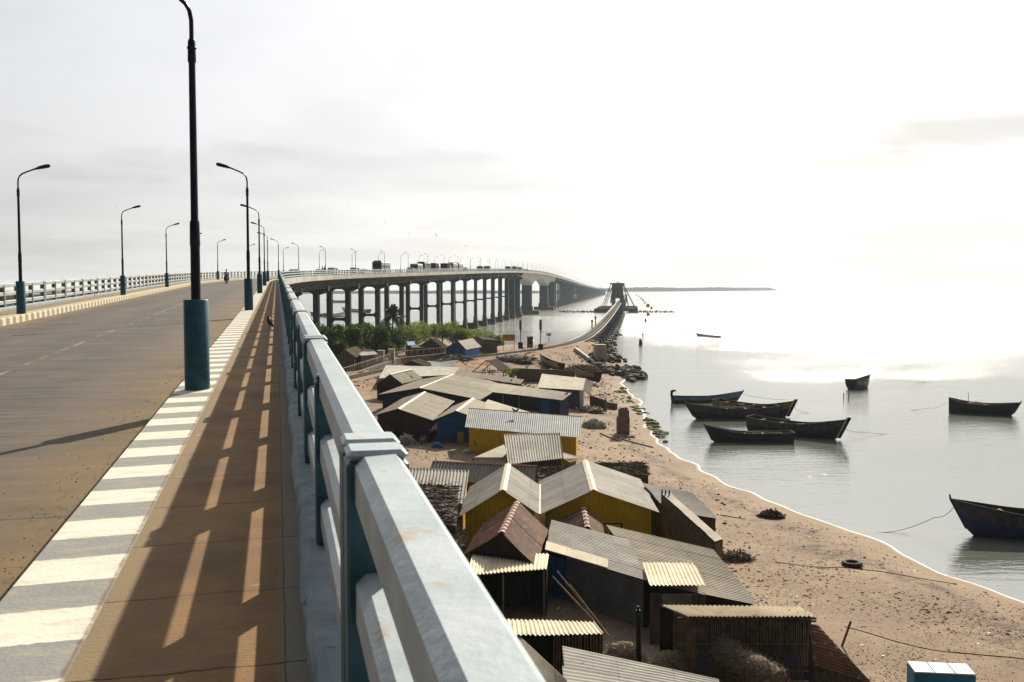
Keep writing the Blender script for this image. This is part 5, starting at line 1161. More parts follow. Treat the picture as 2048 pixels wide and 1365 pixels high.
# ------------------------------------------------------------------ vehicles
def veh_at(u, s, lo_=150, hi_=700):
    best = None
    for k in range(int(lo_*2), int(hi_*2)):
        t_ = k/2; p = fr(t_, s); uu = 1024+F*p.x/(p.y*math.cos(PITCH)+(EYE-p.z)*math.sin(PITCH))
        if best is None or abs(uu-u) < best[0]: best = (abs(uu-u), t_)
    return best[1]
ROADZ = -.235
def place(o, t_, s, flip=False): o.location = fr(t_, s, ROADZ); o.rotation_euler = (0, 0, -heading(t_)+(math.pi if flip else 0))
def wheels(o, xs_, ys_, r=.45, w_=.28):
    for x_ in xs_:
        for y_ in ys_: m = MB(); m.tube([(x_-w_/2, y_, r), (x_+w_/2, y_, r)], r, 14); m.build('wheel', MT['tyre'], o)
def bus(lab, L_=9.5, W=2.45, H_=3.1, body='buscream', rear='busgreen', rack=True):
    o = thing('bus', lab, 'bus', group='vehicles on the bridge'); OFF[o] = Vector()
    m = MB(); m.box((0, 0, .45+H_/2-.1), (W, L_, H_-.35), 0, .16); m.build('body', MT[body], o)
    m = MB(); m.box((0, -L_/2-.0, .45+H_/2-.1), (W-.1, .1, H_-.5), 0, .03); m.build('rear_panel', MT[rear], o)
    m = MB(); m.box((0, -L_/2-.04, H_*.76), (W-.5, .08, H_*.24), 0, .02); m.build('rear_window', MT['glass'], o)
    for sx in (-1, 1):
        for k in range(7): m = MB(); m.box((sx*(W/2+.0), -L_/2+.8+k*(L_-1.6)/6.6, H_*.66), (.05, (L_-1.6)/6.6-.28, H_*.24), 0, .01); m.build('window', MT['glass'], o)
    m = MB(); m.box((0, L_/2, H_*.62), (W-.3, .06, H_*.34), 0, .02); m.build('windscreen', MT['glass'], o)
    if rack: m = MB(); m.box((0, -L_*.2, H_+.3), (W-.5, L_*.5, .25), 0, .04); m.build('roof_rack', MT['cargrey'], o)
    wheels(o, (-W/2+.2, W/2-.2), (-L_/2+2.2, L_/2-1.8)); return o
def truck(lab, box='truckbrown', cab='buscream', L_=8, H_=3.2):
    o = thing('truck', lab, 'truck', group='vehicles on the bridge'); OFF[o] = Vector()
    m = MB(); m.box((0, -.9, 1.0+(H_-1)/2), (2.4, L_-2.2, H_-1), 0, .06)
    for k in range(7): m.box((0, -L_/2+.3+k*(L_-2.6)/6, 1.0+(H_-1)/2), (2.46, .1, H_-1.1), 0)
    m.build('cargo_box', MT[box], o); m = MB(); m.box((0, L_/2-.95, 1.6), (2.3, 1.8, 2.1), 0, .18); m.build('cab', MT[cab], o)
    m = MB(); m.box((0, L_/2-.02, 2.05), (2.0, .06, .8), 0, .02); m.build('windscreen', MT['glass'], o); m = MB(); m.box((0, -.2, .75), (1.6, L_-.8, .3), 0, .03); m.build('chassis', MT['cargrey'], o)
    wheels(o, (-1.0, 1.0), (-L_/2+1.3, -L_/2+2.4, L_/2-1.3), .48); return o
def car(lab, col='carwhite', suv=False):
    o = thing('car', lab, 'car', group='vehicles on the bridge'); OFF[o] = Vector(); h = 1.85 if suv else 1.5; L_ = 4.3
    pr = [(-2.15, .35), (-2.15, .9), (-2.05, h*.62), (-1.7, h-.08), (-1.2, h), (.4, h), (1.0, h*.62), (2.0, h*.55), (2.15, .8), (2.15, .35)]
    if suv: pr[3] = (-2.0, h-.05)
    m = MB(); n = len(pr); ws = [.8, .84, .82, .66, .62, .62, .8, .78, .8, .78]
    vs = [(sx*w_, y_, z_) for sx in (-1, 1) for (y_, z_), w_ in zip(pr, ws)]; m.add(vs, [list(range(n)), list(range(2*n-1, n-1, -1))]+[[j, n+j, n+(j+1) % n, (j+1) % n] for j in range(n)]); m.build('body', MT[col], o)
    m = MB(); m.quad((-.66, -2.07, h*.66), (.66, -2.07, h*.66), (.56, -1.77, h-.12), (-.56, -1.77, h-.12)); g0 = m
    m.box((0, -1.93, h*.79), (1.2, .1, h*.26), 0, .02); m.build('rear_window', MT['glass'], o)
    for sx in (-1, 1): m = MB(); m.box((sx*.72, -.35, h*.79), (.16, 2.2, h*.24), 0, .03); m.build('window', MT['glass'], o)
    wheels(o, (-.72, .72), (-1.35, 1.35), .31, .2); return o
OUT, IN = -7.0, -3.4
b_ = bus('green and cream bus with roof rack, nearest bus on the bridge'); place(b_, veh_at(763, -6.6), -6.6)
tr_ = [(588, IN, 'c', 'cargrey', 'dark car low behind the rail just past the railing corner'), (640, IN, 'c', 'carwhite', 'white car beside the two standing people'), (667, OUT, 's', 'carwhite', 'white van-like car behind the rail, left of the bus'), (711, OUT, 's', 'carwhite', 'white car directly left of the green bus'), (727, IN, 'c', 'carwhite', 'low white car close behind the green bus'), (822, OUT, 's', 'cargrey', 'small dark car in front of the bus queue'), (931, OUT, 's', 'cargrey', 'grey car right of the white buses'), (1004, OUT, 'c', 'cargrey', 'dark car on the crest before the arched spans')]
for u, s_, k, c_, lab in tr_:
    o = car(lab, c_, k == 's'); place(o, veh_at(u, s_, 120), s_, s_ == IN)
for u, lab, kind, a in ((833, 'white minibus hidden behind the dark bus', 'b', dict(rear='buscream', L_=7, H_=2.7, rack=False)), (848, 'dark teal bus with rack in the middle of the queue', 'b', dict(rear='boatblack', body='busteal')), (869, 'brown truck with cream side in the queue', 't', dict()), (892, 'dark blue truck ahead of the brown one', 't', dict(box='w_navy', cab='carwhite')), (905, 'white bus with black roof load', 'b', dict(rear='buscream')), (916, 'second white bus with curved black roof load', 'b', dict(rear='cargrey')), (961, 'dark van on the far deck, left of two', 'b', dict(rear='boatblack', body='cargrey', L_=5, H_=2.3, rack=False)), (975, 'dark van on the far deck, right of two', 'b', dict(rear='boatblack', body='cargrey', L_=5, H_=2.4, rack=False)), (1017, 'dark lorry at the start of the arched spans', 't', dict(box='cargrey', cab='cargrey', H_=2.9)), (1030, 'dark lorry above the first arch', 't', dict(box='cargrey', cab='cargrey')), (1041, 'dark bus descending behind the lorries', 'b', dict(rear='boatblack', body='cargrey', H_=2.6)), (1052, 'last dark vehicle visible past the crest', 'b', dict(rear='boatblack', body='cargrey', L_=6, H_=2.2, rack=False))):
    o = (bus if kind == 'b' else truck)(lab, **a); place(o, veh_at(u, OUT, 150, 900), OUT)
# ------------------------------------------------------------------ people
def skinfig(name, mt, verts, edges, rad, parent=None, root=0):
    me = bpy.data.meshes.new(name); me.from_pydata(verts, edges, []); o = bpy.data.objects.new(name, me); COL.objects.link(o)
    md = o.modifiers.new('skin', 'SKIN'); md.use_smooth_shade = True
    sv = me.skin_vertices[0].data if me.skin_vertices else None
    if sv is None:
        bm = bmesh.new(); bm.from_mesh(me); bm.verts.layers.skin.verify(); bm.to_mesh(me); bm.free(); sv = me.skin_vertices[0].data
    for i, r in enumerate(rad): sv[i].radius = (r, r)
    sv[root].use_root = True; subd(o, 1); me.materials.append(MT[mt]); 
    if parent: o.parent = parent
    return o
def person(lab, pose, shirt='shirt', trouser='trouser', group=None):
    o = thing('person', lab, 'person', group=group); OFF[o] = Vector()
    if pose == 'stand':
        J = dict(pel=(0, 0, .93), ch=(0, .01, 1.25), nk=(0, .02, 1.46), hd=(0, .02, 1.6), hd2=(0, .03, 1.7), kl=(-.1, .03, .5), kr=(.1, .05, .5), al=(-.11, 0, .08), ar=(.12, 0, .08), tl=(-.12, .16, .03), tr=(.13, .16, .03), sl=(-.19, 0, 1.4), sr=(.19, 0, 1.4), el=(-.25, 0, 1.12), er=(.25, 0, 1.12), hl=(-.22, .12, .9), hr=(.22, .12, .9), gl=(-.21, .15, .82), gr=(.21, .15, .82))
    elif pose == 'ride':
        J = dict(pel=(0, -.25, .86), ch=(0, -.12, 1.15), nk=(0, -.02, 1.36), hd=(0, .02, 1.5), hd2=(0, .04, 1.6), kl=(-.24, .15, .75), kr=(.24, .15, .75), al=(-.22, -.02, .35), ar=(.22, -.02, .35), tl=(-.24, .14, .3), tr=(.24, .14, .3), sl=(-.2, -.04, 1.3), sr=(.2, -.04, 1.3), el=(-.32, .14, 1.1), er=(.32, .14, 1.1), hl=(-.32, .42, 1.03), hr=(.32, .42, 1.03), gl=(-.32, .5, 1.03), gr=(.32, .5, 1.03))
    else:
        J = dict(pel=(0, 0, .2), ch=(0, .06, .5), nk=(0, .1, .7), hd=(0, .12, .84), hd2=(0, .13, .94), kl=(-.2, .4, .42), kr=(.2, .4, .42), al=(-.12, .55, .08), ar=(.14, .55, .08), tl=(-.12, .7, .04), tr=(.14, .7, .04), sl=(-.18, .08, .64), sr=(.18, .08, .64), el=(-.28, .25, .42), er=(.28, .25, .42), hl=(-.2, .42, .38), hr=(.2, .42, .38), gl=(-.16, .5, .36), gr=(.16, .5, .36))
    k = list(J); R_ = dict(pel=.15, ch=.15, nk=.055, hd=.09, hd2=.07, kl=.07, kr=.07, al=.045, ar=.045, tl=.035, tr=.035, sl=.065, sr=.065, el=.045, er=.045, hl=.03, hr=.03, gl=.035, gr=.035)
    E = [('pel', 'ch'), ('ch', 'nk'), ('nk', 'hd'), ('hd', 'hd2'), ('pel', 'kl'), ('kl', 'al'), ('al', 'tl'), ('pel', 'kr'), ('kr', 'ar'), ('ar', 'tr'), ('ch', 'sl'), ('sl', 'el'), ('el', 'hl'), ('hl', 'gl'), ('ch', 'sr'), ('sr', 'er'), ('er', 'hr'), ('hr', 'gr')]
    skinfig('body', 'skin', [J[q] for q in k], [(k.index(a), k.index(b)) for a, b in E], [R_[q] for q in k], o)
    s_ = ['pel', 'ch', 'sl', 'el', 'sr', 'er']; E2 = [('pel', 'ch'), ('ch', 'sl'), ('sl', 'el'), ('ch', 'sr'), ('sr', 'er')]
    skinfig('shirt', shirt, [J[q] for q in s_], [(s_.index(a), s_.index(b)) for a, b in E2], [.175, .175, .085, .06, .085, .06], o)
    s_ = ['pel', 'kl', 'al', 'kr', 'ar']; E3 = [('pel', 'kl'), ('kl', 'al'), ('pel', 'kr'), ('kr', 'ar')]
    skinfig('trousers', trouser, [J[q] for q in s_], [(s_.index(a), s_.index(b)) for a, b in E3], [.165, .09, .065, .09, .065], o)
    m = MB(); h = Vector(J['hd2']); rock(m, (h.x, h.y-.02, h.z+.0), .105, 3, .95, 12, 6); m.build('hair', MT['black'], o)
    return o
# motor scooter and its rider
T_ = veh_at(448, -6.2, 90, 150); T_ = 122
o = thing('motor_scooter', 'dark motor scooter riding away in the middle of the road', 'motorcycle'); OFF[o] = Vector()
for y_, nm in ((-.6, 'wheel'), (.65, 'wheel')): m = MB(); m.tube([(-.06, y_, .3), (.06, y_, .3)], .3, 18); m.build(nm, MT['tyre'], o)
m = MB(); m.box((0, -.35, .62), (.36, .9, .34), 0, .12); m.box((0, .1, .35), (.3, .5, .12), 0, .04); m.box((0, .42, .7), (.38, .12, .6), 0, .05); m.box((0, -.75, .5), (.3, .2, .3), 0, .06); m.build('body', MT['boatblack'], o)
m = MB(); m.box((0, -.3, .8), (.3, .75, .1), 0, .04); m.build('seat', MT['tyre'], o); m = MB(); m.tube([(-.36, .4, 1.05), (0, .45, 1.0), (.36, .4, 1.05)], .025, 6); m.tube([(0, .45, 1.0), (0, .6, .35)], .04, 6); m.tube([(-.3, .42, 1.05), (-.36, .42, 1.22)], .01, 4); m.tube([(.3, .42, 1.05), (.36, .42, 1.22)], .01, 4); m.build('handlebar', MT['steel'], o)
m = MB(); m.box((0, -.86, .62), (.22, .03, .08), 0, .01); m.build('tail_light', MT['rust'], o)
place(o, T_, -6.0); pr = person('rider in a pale blue shirt on the motor scooter', 'ride'); place(pr, T_, -6.0)
for i, (u, lab) in enumerate(((645, 'person standing on the bridge walkway, left of a pair'), (649.5, 'person in dark clothes on the bridge walkway, right of a pair'))):
    o = person(lab, 'stand', ('shirt', 'trouser')[i]); t_ = veh_at(u, -.4, 150, 400); o.location = fr(t_, -.4); o.rotation_euler = (0, 0, 2+i)
o = person('person sitting on the ground by the maroon hut wall', 'sit', 'shirtw', 'shirtw'); p = P(849, 883, 1.2); o.location = (p.x, p.y, gz(p.x, p.y)); o.rotation_euler = (0, 0, 2.6)
ca, cb = P(1395, 672, 0), P(1440, 676, 0)
for i, k in enumerate((.5, .66, .93)):
    o = person(['rower with bent back in the middle of the canoe', 'rower sitting just right of the canoe middle', 'rower at the right end of the canoe'][i], 'sit', 'trouser', 'trouser', 'rowers in the canoe'); p = ca.lerp(cb, k); o.location = (p.x, p.y, .08); o.rotation_euler = (0, 0, 1.57)
# ------------------------------------------------------------------ birds
def crow(lab, loc, rz, sc_=1., group=None):
    o = thing('crow', lab, 'bird', group=group); OFF[o] = Vector(); m = MB()
    pts = [(0, -.2, .11), (0, -.13, .12), (0, -.05, .145), (0, .03, .175), (0, .075, .22), (0, .095, .26), (0, .13, .275), (0, .16, .27)]
    m.tube(pts, [.01, .035, .055, .06, .045, .036, .028, .01], 10); m.build('body', MT['black'], o)
    m = MB(); m.tube([(0, .15, .272), (0, .2, .262)], [.013, .003], 6); m.build('beak', MT['black'], o); m = MB()
    m.add([(-.02, -.17, .125), (.02, -.17, .125), (.03, -.26, .07), (-.03, -.26, .07), (-.02, -.17, .11), (.02, -.17, .11), (.03, -.26, .062), (-.03, -.26, .062)], [[0, 1, 2, 3], [7, 6, 5, 4], [0, 4, 5, 1], [1, 5, 6, 2], [2, 6, 7, 3], [3, 7, 4, 0]]); m.build('tail', MT['black'], o)
    for sx in (-1, 1): m = MB(); m.tube([(sx*.025, .0, .13), (sx*.028, .0, 0)], .006, 5); m.tube([(sx*.028, -.02, .004), (sx*.028, .04, .004)], .005, 4); m.build('leg', MT['black'], o)
    o.location = loc; o.rotation_euler = (0, 0, rz); o.scale = (sc_,)*3; return o
crow('black crow standing on the footpath near the railing', fr(27, -.2, 0), .5, 1.15)
for i, (u, v, z, lab) in enumerate(((1028, 826, 4.4, 'crow on the red ridge of the long yellow hut, left of two'), (1034, 826.5, 4.4, 'crow on the red ridge of the long yellow hut, right of two'), (1023, 765, 3.95, 'crow on the narrow tan roof strip'), (1133, 792, 3.75, 'crow perched at the right end of the navy-walled lean-to'), (823, 758, 3.75, 'crow on the back tan roof'))):
    crow(lab, P(u, v, z), rnd.uniform(0, 6), 1.5, 'crows on the roofs')
def flyer(u, v, dist, span, lab, tilt=0.):
    x_ = u-1024; y_ = 682.5-v; cp, sp = math.cos(PITCH), math.sin(PITCH); d = Vector((x_, F*cp+y_*sp, -F*sp+y_*cp)); p = Vector((0, 0, EYE))+d*(dist/d.y)
    m = MB(); s = span/2; m.tube([(0, -s*.45, 0), (0, -s*.1, 0), (0, s*.25, 0), (0, s*.4, .02*s)], [s*.02, s*.1, s*.08, s*.02], 6)
    for sx in (-1, 1):
        a = [(0, s*.15, 0), (sx*s*.5, s*.22, s*.3), (sx*s, -s*.05, s*.12), (sx*s*.45, -s*.08, s*.25), (0, -s*.15, 0)]; m.add(a+[(q[0], q[1], q[2]-.03*s) for q in a], [[0, 1, 2, 3, 4], [9, 8, 7, 6, 5], [0, 5, 6, 1], [1, 6, 7, 2], [2, 7, 8, 3], [3, 8, 9, 4]])
    o = m.build('flying_bird', MT['black']); o.location = p; o.rotation_euler = (rnd.uniform(-.3, .3), tilt, rnd.uniform(-1, 1)); tag(o, lab, 'bird', 'birds in the sky')
for a in ((233, 416, 60, .28, 'tiny bird beside the second left street lamp', .9), (100, 480, 160, .6, 'faint bird between the two leftmost street lamps', .1), (1412, 455, 120, .4, 'single dark bird high over the open sea', .2), (541, 433, 150, .5, 'tiny bird above the third right street lamp', .1), (770, 445, 200, .8, 'bird above the green bus, left of two', 0.), (818, 468, 220, .8, 'bird above the bridge midway between bus and queue', .2), (872, 471, 220, 1.4, 'larger bird above the truck queue', .7), (931, 493, 250, .9, 'bird low over the right end of the queue', .5), (695, 407, 220, .8, 'bird high above the bridge bend', 0.), (928, 503, 260, .8, 'lowest bird over the right end of the queue', .1)): flyer(*a)
# ------------------------------------------------------------------ beach things
p = P(1704, 1131, .6); p.z = gz(p.x, p.y); o = thing('tyre', 'black truck tyre lying flat on the sand', 'tyre', p); m = MB(); vs = []; n1, n2 = 28, 10
for i in range(n1):
    a = 2*math.pi*i/n1
    for j in range(n2): b = 2*math.pi*j/n2; rr = .43+.15*math.cos(b); vs.append((p.x+math.cos(a)*rr, p.y+math.sin(a)*rr, p.z+.13+.15*math.sin(b)*(1 if abs(math.sin(b)) < .9 else .93)))
m.add(vs, [[i*n2+j, ((i+1) % n1)*n2+j, ((i+1) % n1)*n2+(j+1) % n2, i*n2+(j+1) % n2] for i in range(n1) for j in range(n2)], smooth=True); m.build('casing', MT['tyre'], o)
def heap(name, lab, u, v, w_, h_, mt, seed, cat, zg=None, depth=.6, rough=.25):
    p = P(u, v, 1.0); p.z = gz(p.x, p.y)-.1; k = p.y/F; m = MB(); lump(m, p, w_*k/2, w_*k/2*depth, h_*k, 18, 7, rough, seed, .8); o = m.build(name, MT[mt]); return tag(o, lab, cat)
heap('net_heap', 'white and green fishing net heap beside the long yellow hut', 1188, 850, 46, 16, 'net', 3, 'net')
heap('rubbish_heap', 'pale rubbish heap between the yellow hut and the brown walls', 1178, 818, 60, 9, 'rubble', 4, 'rubbish')
heap('seaweed_heap', 'brown heap of dried seaweed near the waterline', 1541, 1018, 46, 12, 'weed', 5, 'seaweed')
heap('shell_sack', 'sack heaped with shells, left of the black post', 1250, 1328, 90, 40, 'shell', 6, 'sack', rough=.12)
heap('shell_sack', 'round sack of shells with yellow cloth, right of the black post', 1345, 1345, 95, 42, 'shell', 7, 'sack', rough=.12)
heap('sack_pile', 'pile of pale sacks by the railing at the maroon hut', 812, 890, 34, 20, 'sack', 8, 'sack')
heap('blue_bundle', 'blue bundle by the blue hut wall', 874, 896, 22, 14, 'tarp', 9, 'bundle')
heap('block_pile', 'small pile of white blocks in front of the yellow hut corner', 934, 905, 20, 9, 'white', 10, 'blocks')
heap('green_net', 'small green net behind the bamboo hut roof', 1572, 1222, 40, 7, 'green', 11, 'net')
heap('blue_sheet', 'crumpled blue plastic sheet by the rusty lean-to', 1722, 1358, 34, 16, 'tarp', 12, 'plastic sheet')
heap('rubbish_heap', 'dark rubbish heap on the sand right of the palm-mat hut', 1470, 1110, 70, 14, 'rubble', 13, 'rubbish')
heap('thatch_heap', 'thatch heap against the railing left of the maroon hut', 772, 880, 40, 22, 'thatch', 14, 'thatch')
heap('rubble_heap', 'rubble heap beside the ruined A-frame', 915, 742, 70, 10, 'rubble', 15, 'rubble')
heap('rubble_heap', 'rubble heap between the shrub and the track', 1030, 738, 90, 9, 'rubble', 16, 'rubble')
heap('dry_grass', 'dry grassy bank above the beached boat', 1165, 742, 80, 12, 'thatch', 17, 'grass')
def shag(name_, idx, n, mats, ln, seed, sub='strands'):
    o = sorted([q for q in bpy.data.objects if q.name.split('.')[0] == name_ and q.type == 'MESH' and q.parent is None], key=lambda q: q.name)[idx]; r_ = random.Random(seed); V_ = [v_.co for v_ in o.data.vertices]; F_ = list(o.data.polygons)
    for mt_ in mats:
        m = MB()
        for k in range(n):
            f = F_[r_.randrange(len(F_))]; q = [V_[i] for i in f.vertices]; a, b = r_.random(), r_.random(); c = q[0].lerp(q[1], a).lerp((q[2] if len(q) < 4 else q[3]).lerp(q[2], a), b)+f.normal*r_.uniform(0, .05)
            d = Vector((r_.gauss(0, 1), r_.gauss(0, 1), r_.gauss(0, .5))).normalized()*ln*r_.uniform(.4, 1.3); w2 = d.cross(f.normal+Vector((0, 0, .01))).normalized()*ln*.09*r_.uniform(.5, 2); m.add([c-d-w2, c+d-w2+f.normal*.05, c+d+w2+f.normal*.05, c-d+w2], [[0, 1, 2, 3]])
        m.build(sub, MT[mt_], o)['kind'] = 'stuff'
shag('net_heap', 0, 420, ('white', 'sack', 'net'), .2, 1); shag('rubbish_heap', 0, 260, ('shell', 'wood', 'white'), .35, 2, 'scraps'); shag('rubbish_heap', 1, 300, ('wood', 'shell', 'bamboo'), .24, 3, 'scraps')
shag('seaweed_heap', 0, 400, ('weed', 'wood'), .25, 4); shag('thatch_heap', 0, 400, ('thatch',), .35, 5); shag('rubble_heap', 0, 260, ('rubble', 'wood', 'sack'), .45, 6, 'scraps'); shag('rubble_heap', 1, 260, ('rubble', 'wood', 'sack'), .45, 7, 'scraps'); shag('dry_grass', 0, 700, ('thatch', 'weed'), .5, 8, 'blades')
shag('sack_pile', 0, 40, ('sack', 'white'), .3, 9, 'folds')
for lab_, (u, v, w_, h_), sd in (('a', (1250, 1328, 90, 40), 1), ('b', (1345, 1345, 95, 42), 2)):
    o = [q for q in bpy.data.objects if q.name.startswith('shell_sack')][sd-1]; r_ = random.Random(sd); m = MB()
    vs = [o.data.vertices[k].co for k in range(len(o.data.vertices))]
    for k in range(420):
        f = o.data.polygons[r_.randrange(len(o.data.polygons))]; a, b = r_.random(), r_.random(); q = [vs[i] for i in f.vertices]; c = q[0].lerp(q[1], a).lerp((q[2] if len(q) < 4 else q[3]).lerp(q[2], a), b); rock(m, c, r_.uniform(.03, .06), k, .8, 5, 3)
    m.build('shells', MT['shellbit'], o)['kind'] = 'stuff'
# palm-leaf stack near the railing
for lab, pts, zt, mtn in (('dark square stack of palm leaves beside the blue-grey lean-to', [(832, 964), (918, 966), (912, 1052), (838, 1040)], 3.5, 'thatchdk'), ('slanting brown thatch roof edge right against the railing', [(858, 1000), (900, 1040), (932, 1084), (905, 1110)], 3.0, 'thatch'), ('long dark thatch fence behind the wide yellow hut', [(1190, 928), (1290, 925), (1296, 950), (1190, 945)], 2.9, 'thatchdk'), ('thatch fence with yellow cloth between the yellow gables', [(1075, 935), (1160, 930), (1160, 960), (1075, 965)], 3.0, 'thatchdk')):
    w_ = [P(u, v, zt) for u, v in pts]; m = MB(); c = sum(w_, Vector())/4; lo_ = [Vector((q.x, q.y, gz(q.x, q.y)-.1)) for q in w_]; m.hexa(lo_[::-1]+w_[::-1])
    r_ = random.Random(int(pts[0][0]))
    for k in range(420):
        a, b = r_.random(), r_.random(); q = w_[0].lerp(w_[1], a).lerp(w_[3].lerp(w_[2], a), b)+Vector((0, 0, .03)); d = Vector((r_.gauss(0, 1), r_.gauss(0, .5), r_.gauss(0, .25))).normalized()*.35; s_ = Vector((0, .02, .02)); m.add([q-d-s_, q+d-s_, q+d+s_, q-d+s_], [[0, 1, 2, 3]])
        q2 = w_[3].lerp(w_[2], a)*(1); q2 = Vector((q2.x, q2.y-.03, zt-r_.random()*1.8)); m.add([q2-s_, q2+Vector((.03, 0, 0)), q2+Vector((.05, -.04, -.5)), q2+Vector((0, -.04, -.5))], [[0, 1, 2, 3]])
    tag(m.build('thatch_stack', MT[mtn]), lab, 'thatch')
heap('yellow_cloth', 'yellow cloth draped over the thatch fence', 1098, 968, 1, 1, 'yel', 20, 'cloth') if False else None
a, b = P(1080, 935, 3.05), P(1125, 933, 3.05); m = MB(); vs = []
for i in range(13):
    for j in range(5): q = a.lerp(b, i/12); vs.append(q+Vector((0, -.15-.03*j, .03-(.12+.13*math.sin(math.pi*i/12))*j+.03*math.sin(i*2.1))))
m.add(vs, [[i*5+j, (i+1)*5+j, (i+1)*5+j+1, i*5+j+1] for i in range(12) for j in range(4)], smooth=True); o = m.build('yellow_cloth', MT['yel']); s_ = o.modifiers.new('s', 'SOLIDIFY'); s_.thickness = .02; tag(o, 'yellow cloth draped over the thatch fence', 'cloth')
# thatch roll at the bottom
a, b = P(1440, 1305, 2.2), P(1560, 1375, 1.8); m = MB(); r_ = random.Random(2); pts = [a.lerp(b, k/8)+Vector((0, 0, .08*r_.uniform(-1, 1))) for k in range(9)]; m.tube(pts, [.35, .5, .58, .62, .6, .64, .6, .62, .6], 14)
for k in range(1500):
    q = a.lerp(b, r_.random()); th = r_.uniform(0, 6.28); d = (b-a).normalized(); s_ = d.cross(Vector((0, 0, 1))).normalized(); up = s_.cross(d); n_ = s_*math.cos(th)+up*math.sin(th); q = q+n_*.6; e = (d*r_.uniform(-1, 1)+n_*.3+s_*r_.uniform(-.5, .5)).normalized()*.22; w2 = n_.cross(e).normalized()*.012; m.add([q-e-w2, q+e-w2, q+e+w2, q-e+w2], [[0, 1, 2, 3]])
tag(m.build('thatch_roll', MT['thatch']), 'thick roll of pale dry thatch leaning at the bamboo hut', 'thatch')
# poles
o = thing('bamboo_poles', 'three long bare poles leaning by the blue door', 'poles', P(1215, 1272, 1.5))
for u0, v0, u1, v1, z1 in ((1214, 1270, 1114, 1142, 3.9), (1212, 1270, 1105, 1153, 3.6), (1216, 1272, 1140, 1170, 3.4)):
    m = MB(); m.tube([P(u0, v0, 1.6), P(u1, v1, z1)], [.05, .03], 6); m.build('pole', MT['bamboo'], o)
p = P(1278, 1325, 1.2); m = MB(); m.tube([p, p+Vector((-.05, 0, 2.1))], .1, 7); m.tube([p+Vector((-.05, 0, 2.05)), p+Vector((-.05, .02, 2.25))], .06, 5); tag(m.build('wooden_post', MT['w_dark']), 'black wooden post between the two shell sacks', 'post')
p = P(1677, 1299, .8); m = MB(); m.tube([p-Vector((0, 0, .3)), p+Vector((.5, 0, 1.2))], .05, 6); tag(m.build('leaning_stake', MT['wood']), 'short dark stake leaning right on the open sand', 'stake')
for i, (u0, v0, u1, v1, lab) in enumerate(((1200, 862, 1235, 876, 'thin dark pole lying left of the pillar foot'), (1245, 871, 1306, 882, 'longer dark pole lying right of the pillar foot'))):
    a, b = P(u0, v0, 1.), P(u1, v1, .9); a.z = gz(a.x, a.y)+.06; b.z = gz(b.x, b.y)+.06; m = MB(); m.tube([a, b], .06, 6); tag(m.build('lying_pole', MT['wood']), lab, 'pole')
def groundline(pts, lab, r=.02, name='rope'):
    w_ = catmull([P(u, v, .7) for u, v in pts], 8)
    for q in w_: q.z = max(gz(q.x, q.y), 0)+.015
    m = MB(); m.tube(w_, r, 5); tag(m.build(name, MT['rope']), lab, 'rope')
groundline([(1550, 1125), (1640, 1133), (1690, 1134), (1760, 1137), (1850, 1146), (1915, 1150)], 'long rope crossing the sand past the tyre')
groundline([(1690, 1262), (1720, 1268), (1750, 1276), (1800, 1290), (1880, 1302), (2048, 1312)], 'rope trailing over the lower beach to the right edge')
groundline([(1440, 1031), (1465, 1033), (1490, 1035)], 'short rope end beside the palm-mat hut', .03)
# blue metal box
p = P(1882, 1337, 2.0); z0 = gz(p.x, p.y)-.35; o = thing('blue_chest', 'blue box with three-panel pale lid at the bottom right', 'box', (p.x, p.y, z0)); W = 2.15
m = MB(); m.box((p.x, p.y, z0+.7), (W, 1.0, 1.5), -.12, .02); m.build('body', MT['chest'], o)
for k in range(3): q = Vector((p.x, p.y, z0+1.49))+Matrix.Rotation(-.12, 3, 'Z')@Vector(((k-1)*W/3, 0, 0)); m = MB(); m.box(q, (W/3-.02, 1.05, .06), -.12, .02); m.build('lid_panel', MT['boatwhite'] if k == 3 else MT['railtop'], o)
# litter and seaweed scraps on the sand
def scatter(name, lab, n, mt, sz, umin, umax, vmin, vmax, seed, dmin=1.6, pw=1., h=.5):
    r_ = random.Random(seed); pts = []
    while len(pts) < n:
        k = n*2; X = []
        for _ in range(k): q = P(r_.uniform(umin, umax), r_.uniform(vmin, vmax), .8); X.append((q.x, q.y))
        X = np.array(X); d = sdist(X[:, 0], X[:, 1]); z = ground(X[:, 0], X[:, 1]); cl = vnoise(X[:, 0], X[:, 1], 4.0, 11)
        pts += [(x_, y_, z_) for (x_, y_), z_, d_, c_ in zip(X, z, d, cl) if d_ > dmin and c_ > r_.uniform(-.5, .3)]
    m = MB()
    for x_, y_, z_ in pts[:n]:
        s = sz*r_.uniform(.4, 1.5)**1.2; a = r_.uniform(0, 6.28); e = s*r_.uniform(.25, .8); c, d = math.cos(a), math.sin(a)
        q = [Vector((x_+c*s*i-d*e*j, y_+d*s*i+c*e*j, z_+r_.uniform(0, .02))) for i, j in ((-1, -.6), (.2, -1), (1, .2), (.1, 1), (-.8, .5))]; top = Vector((x_, y_, z_+s*h*r_.uniform(.5, 1.5)))
        m.add(q+[top], [[0, 1, 5], [1, 2, 5], [2, 3, 5], [3, 4, 5], [4, 0, 5]])
    tag(m.build(name, MT[mt]), lab, None, kind='stuff')
scatter('seaweed_scraps', 'dark dried seaweed scraps strewn over the beach', 12000, 'weedp', .032, 1150, 2100, 780, 1400, 1)
scatter('driftweed', 'dark weed along the tide line', 1100, 'weed', .09, 1300, 2100, 850, 1260, 2, .9, h=.3)
scatter('litter', 'scattered white litter on the sand', 420, 'white', .06, 1140, 2050, 760, 1370, 3)
scatter('rubble_scraps', 'small rubble and litter between huts and track', 3200, 'rubble', .22, 700, 1260, 700, 800, 4)
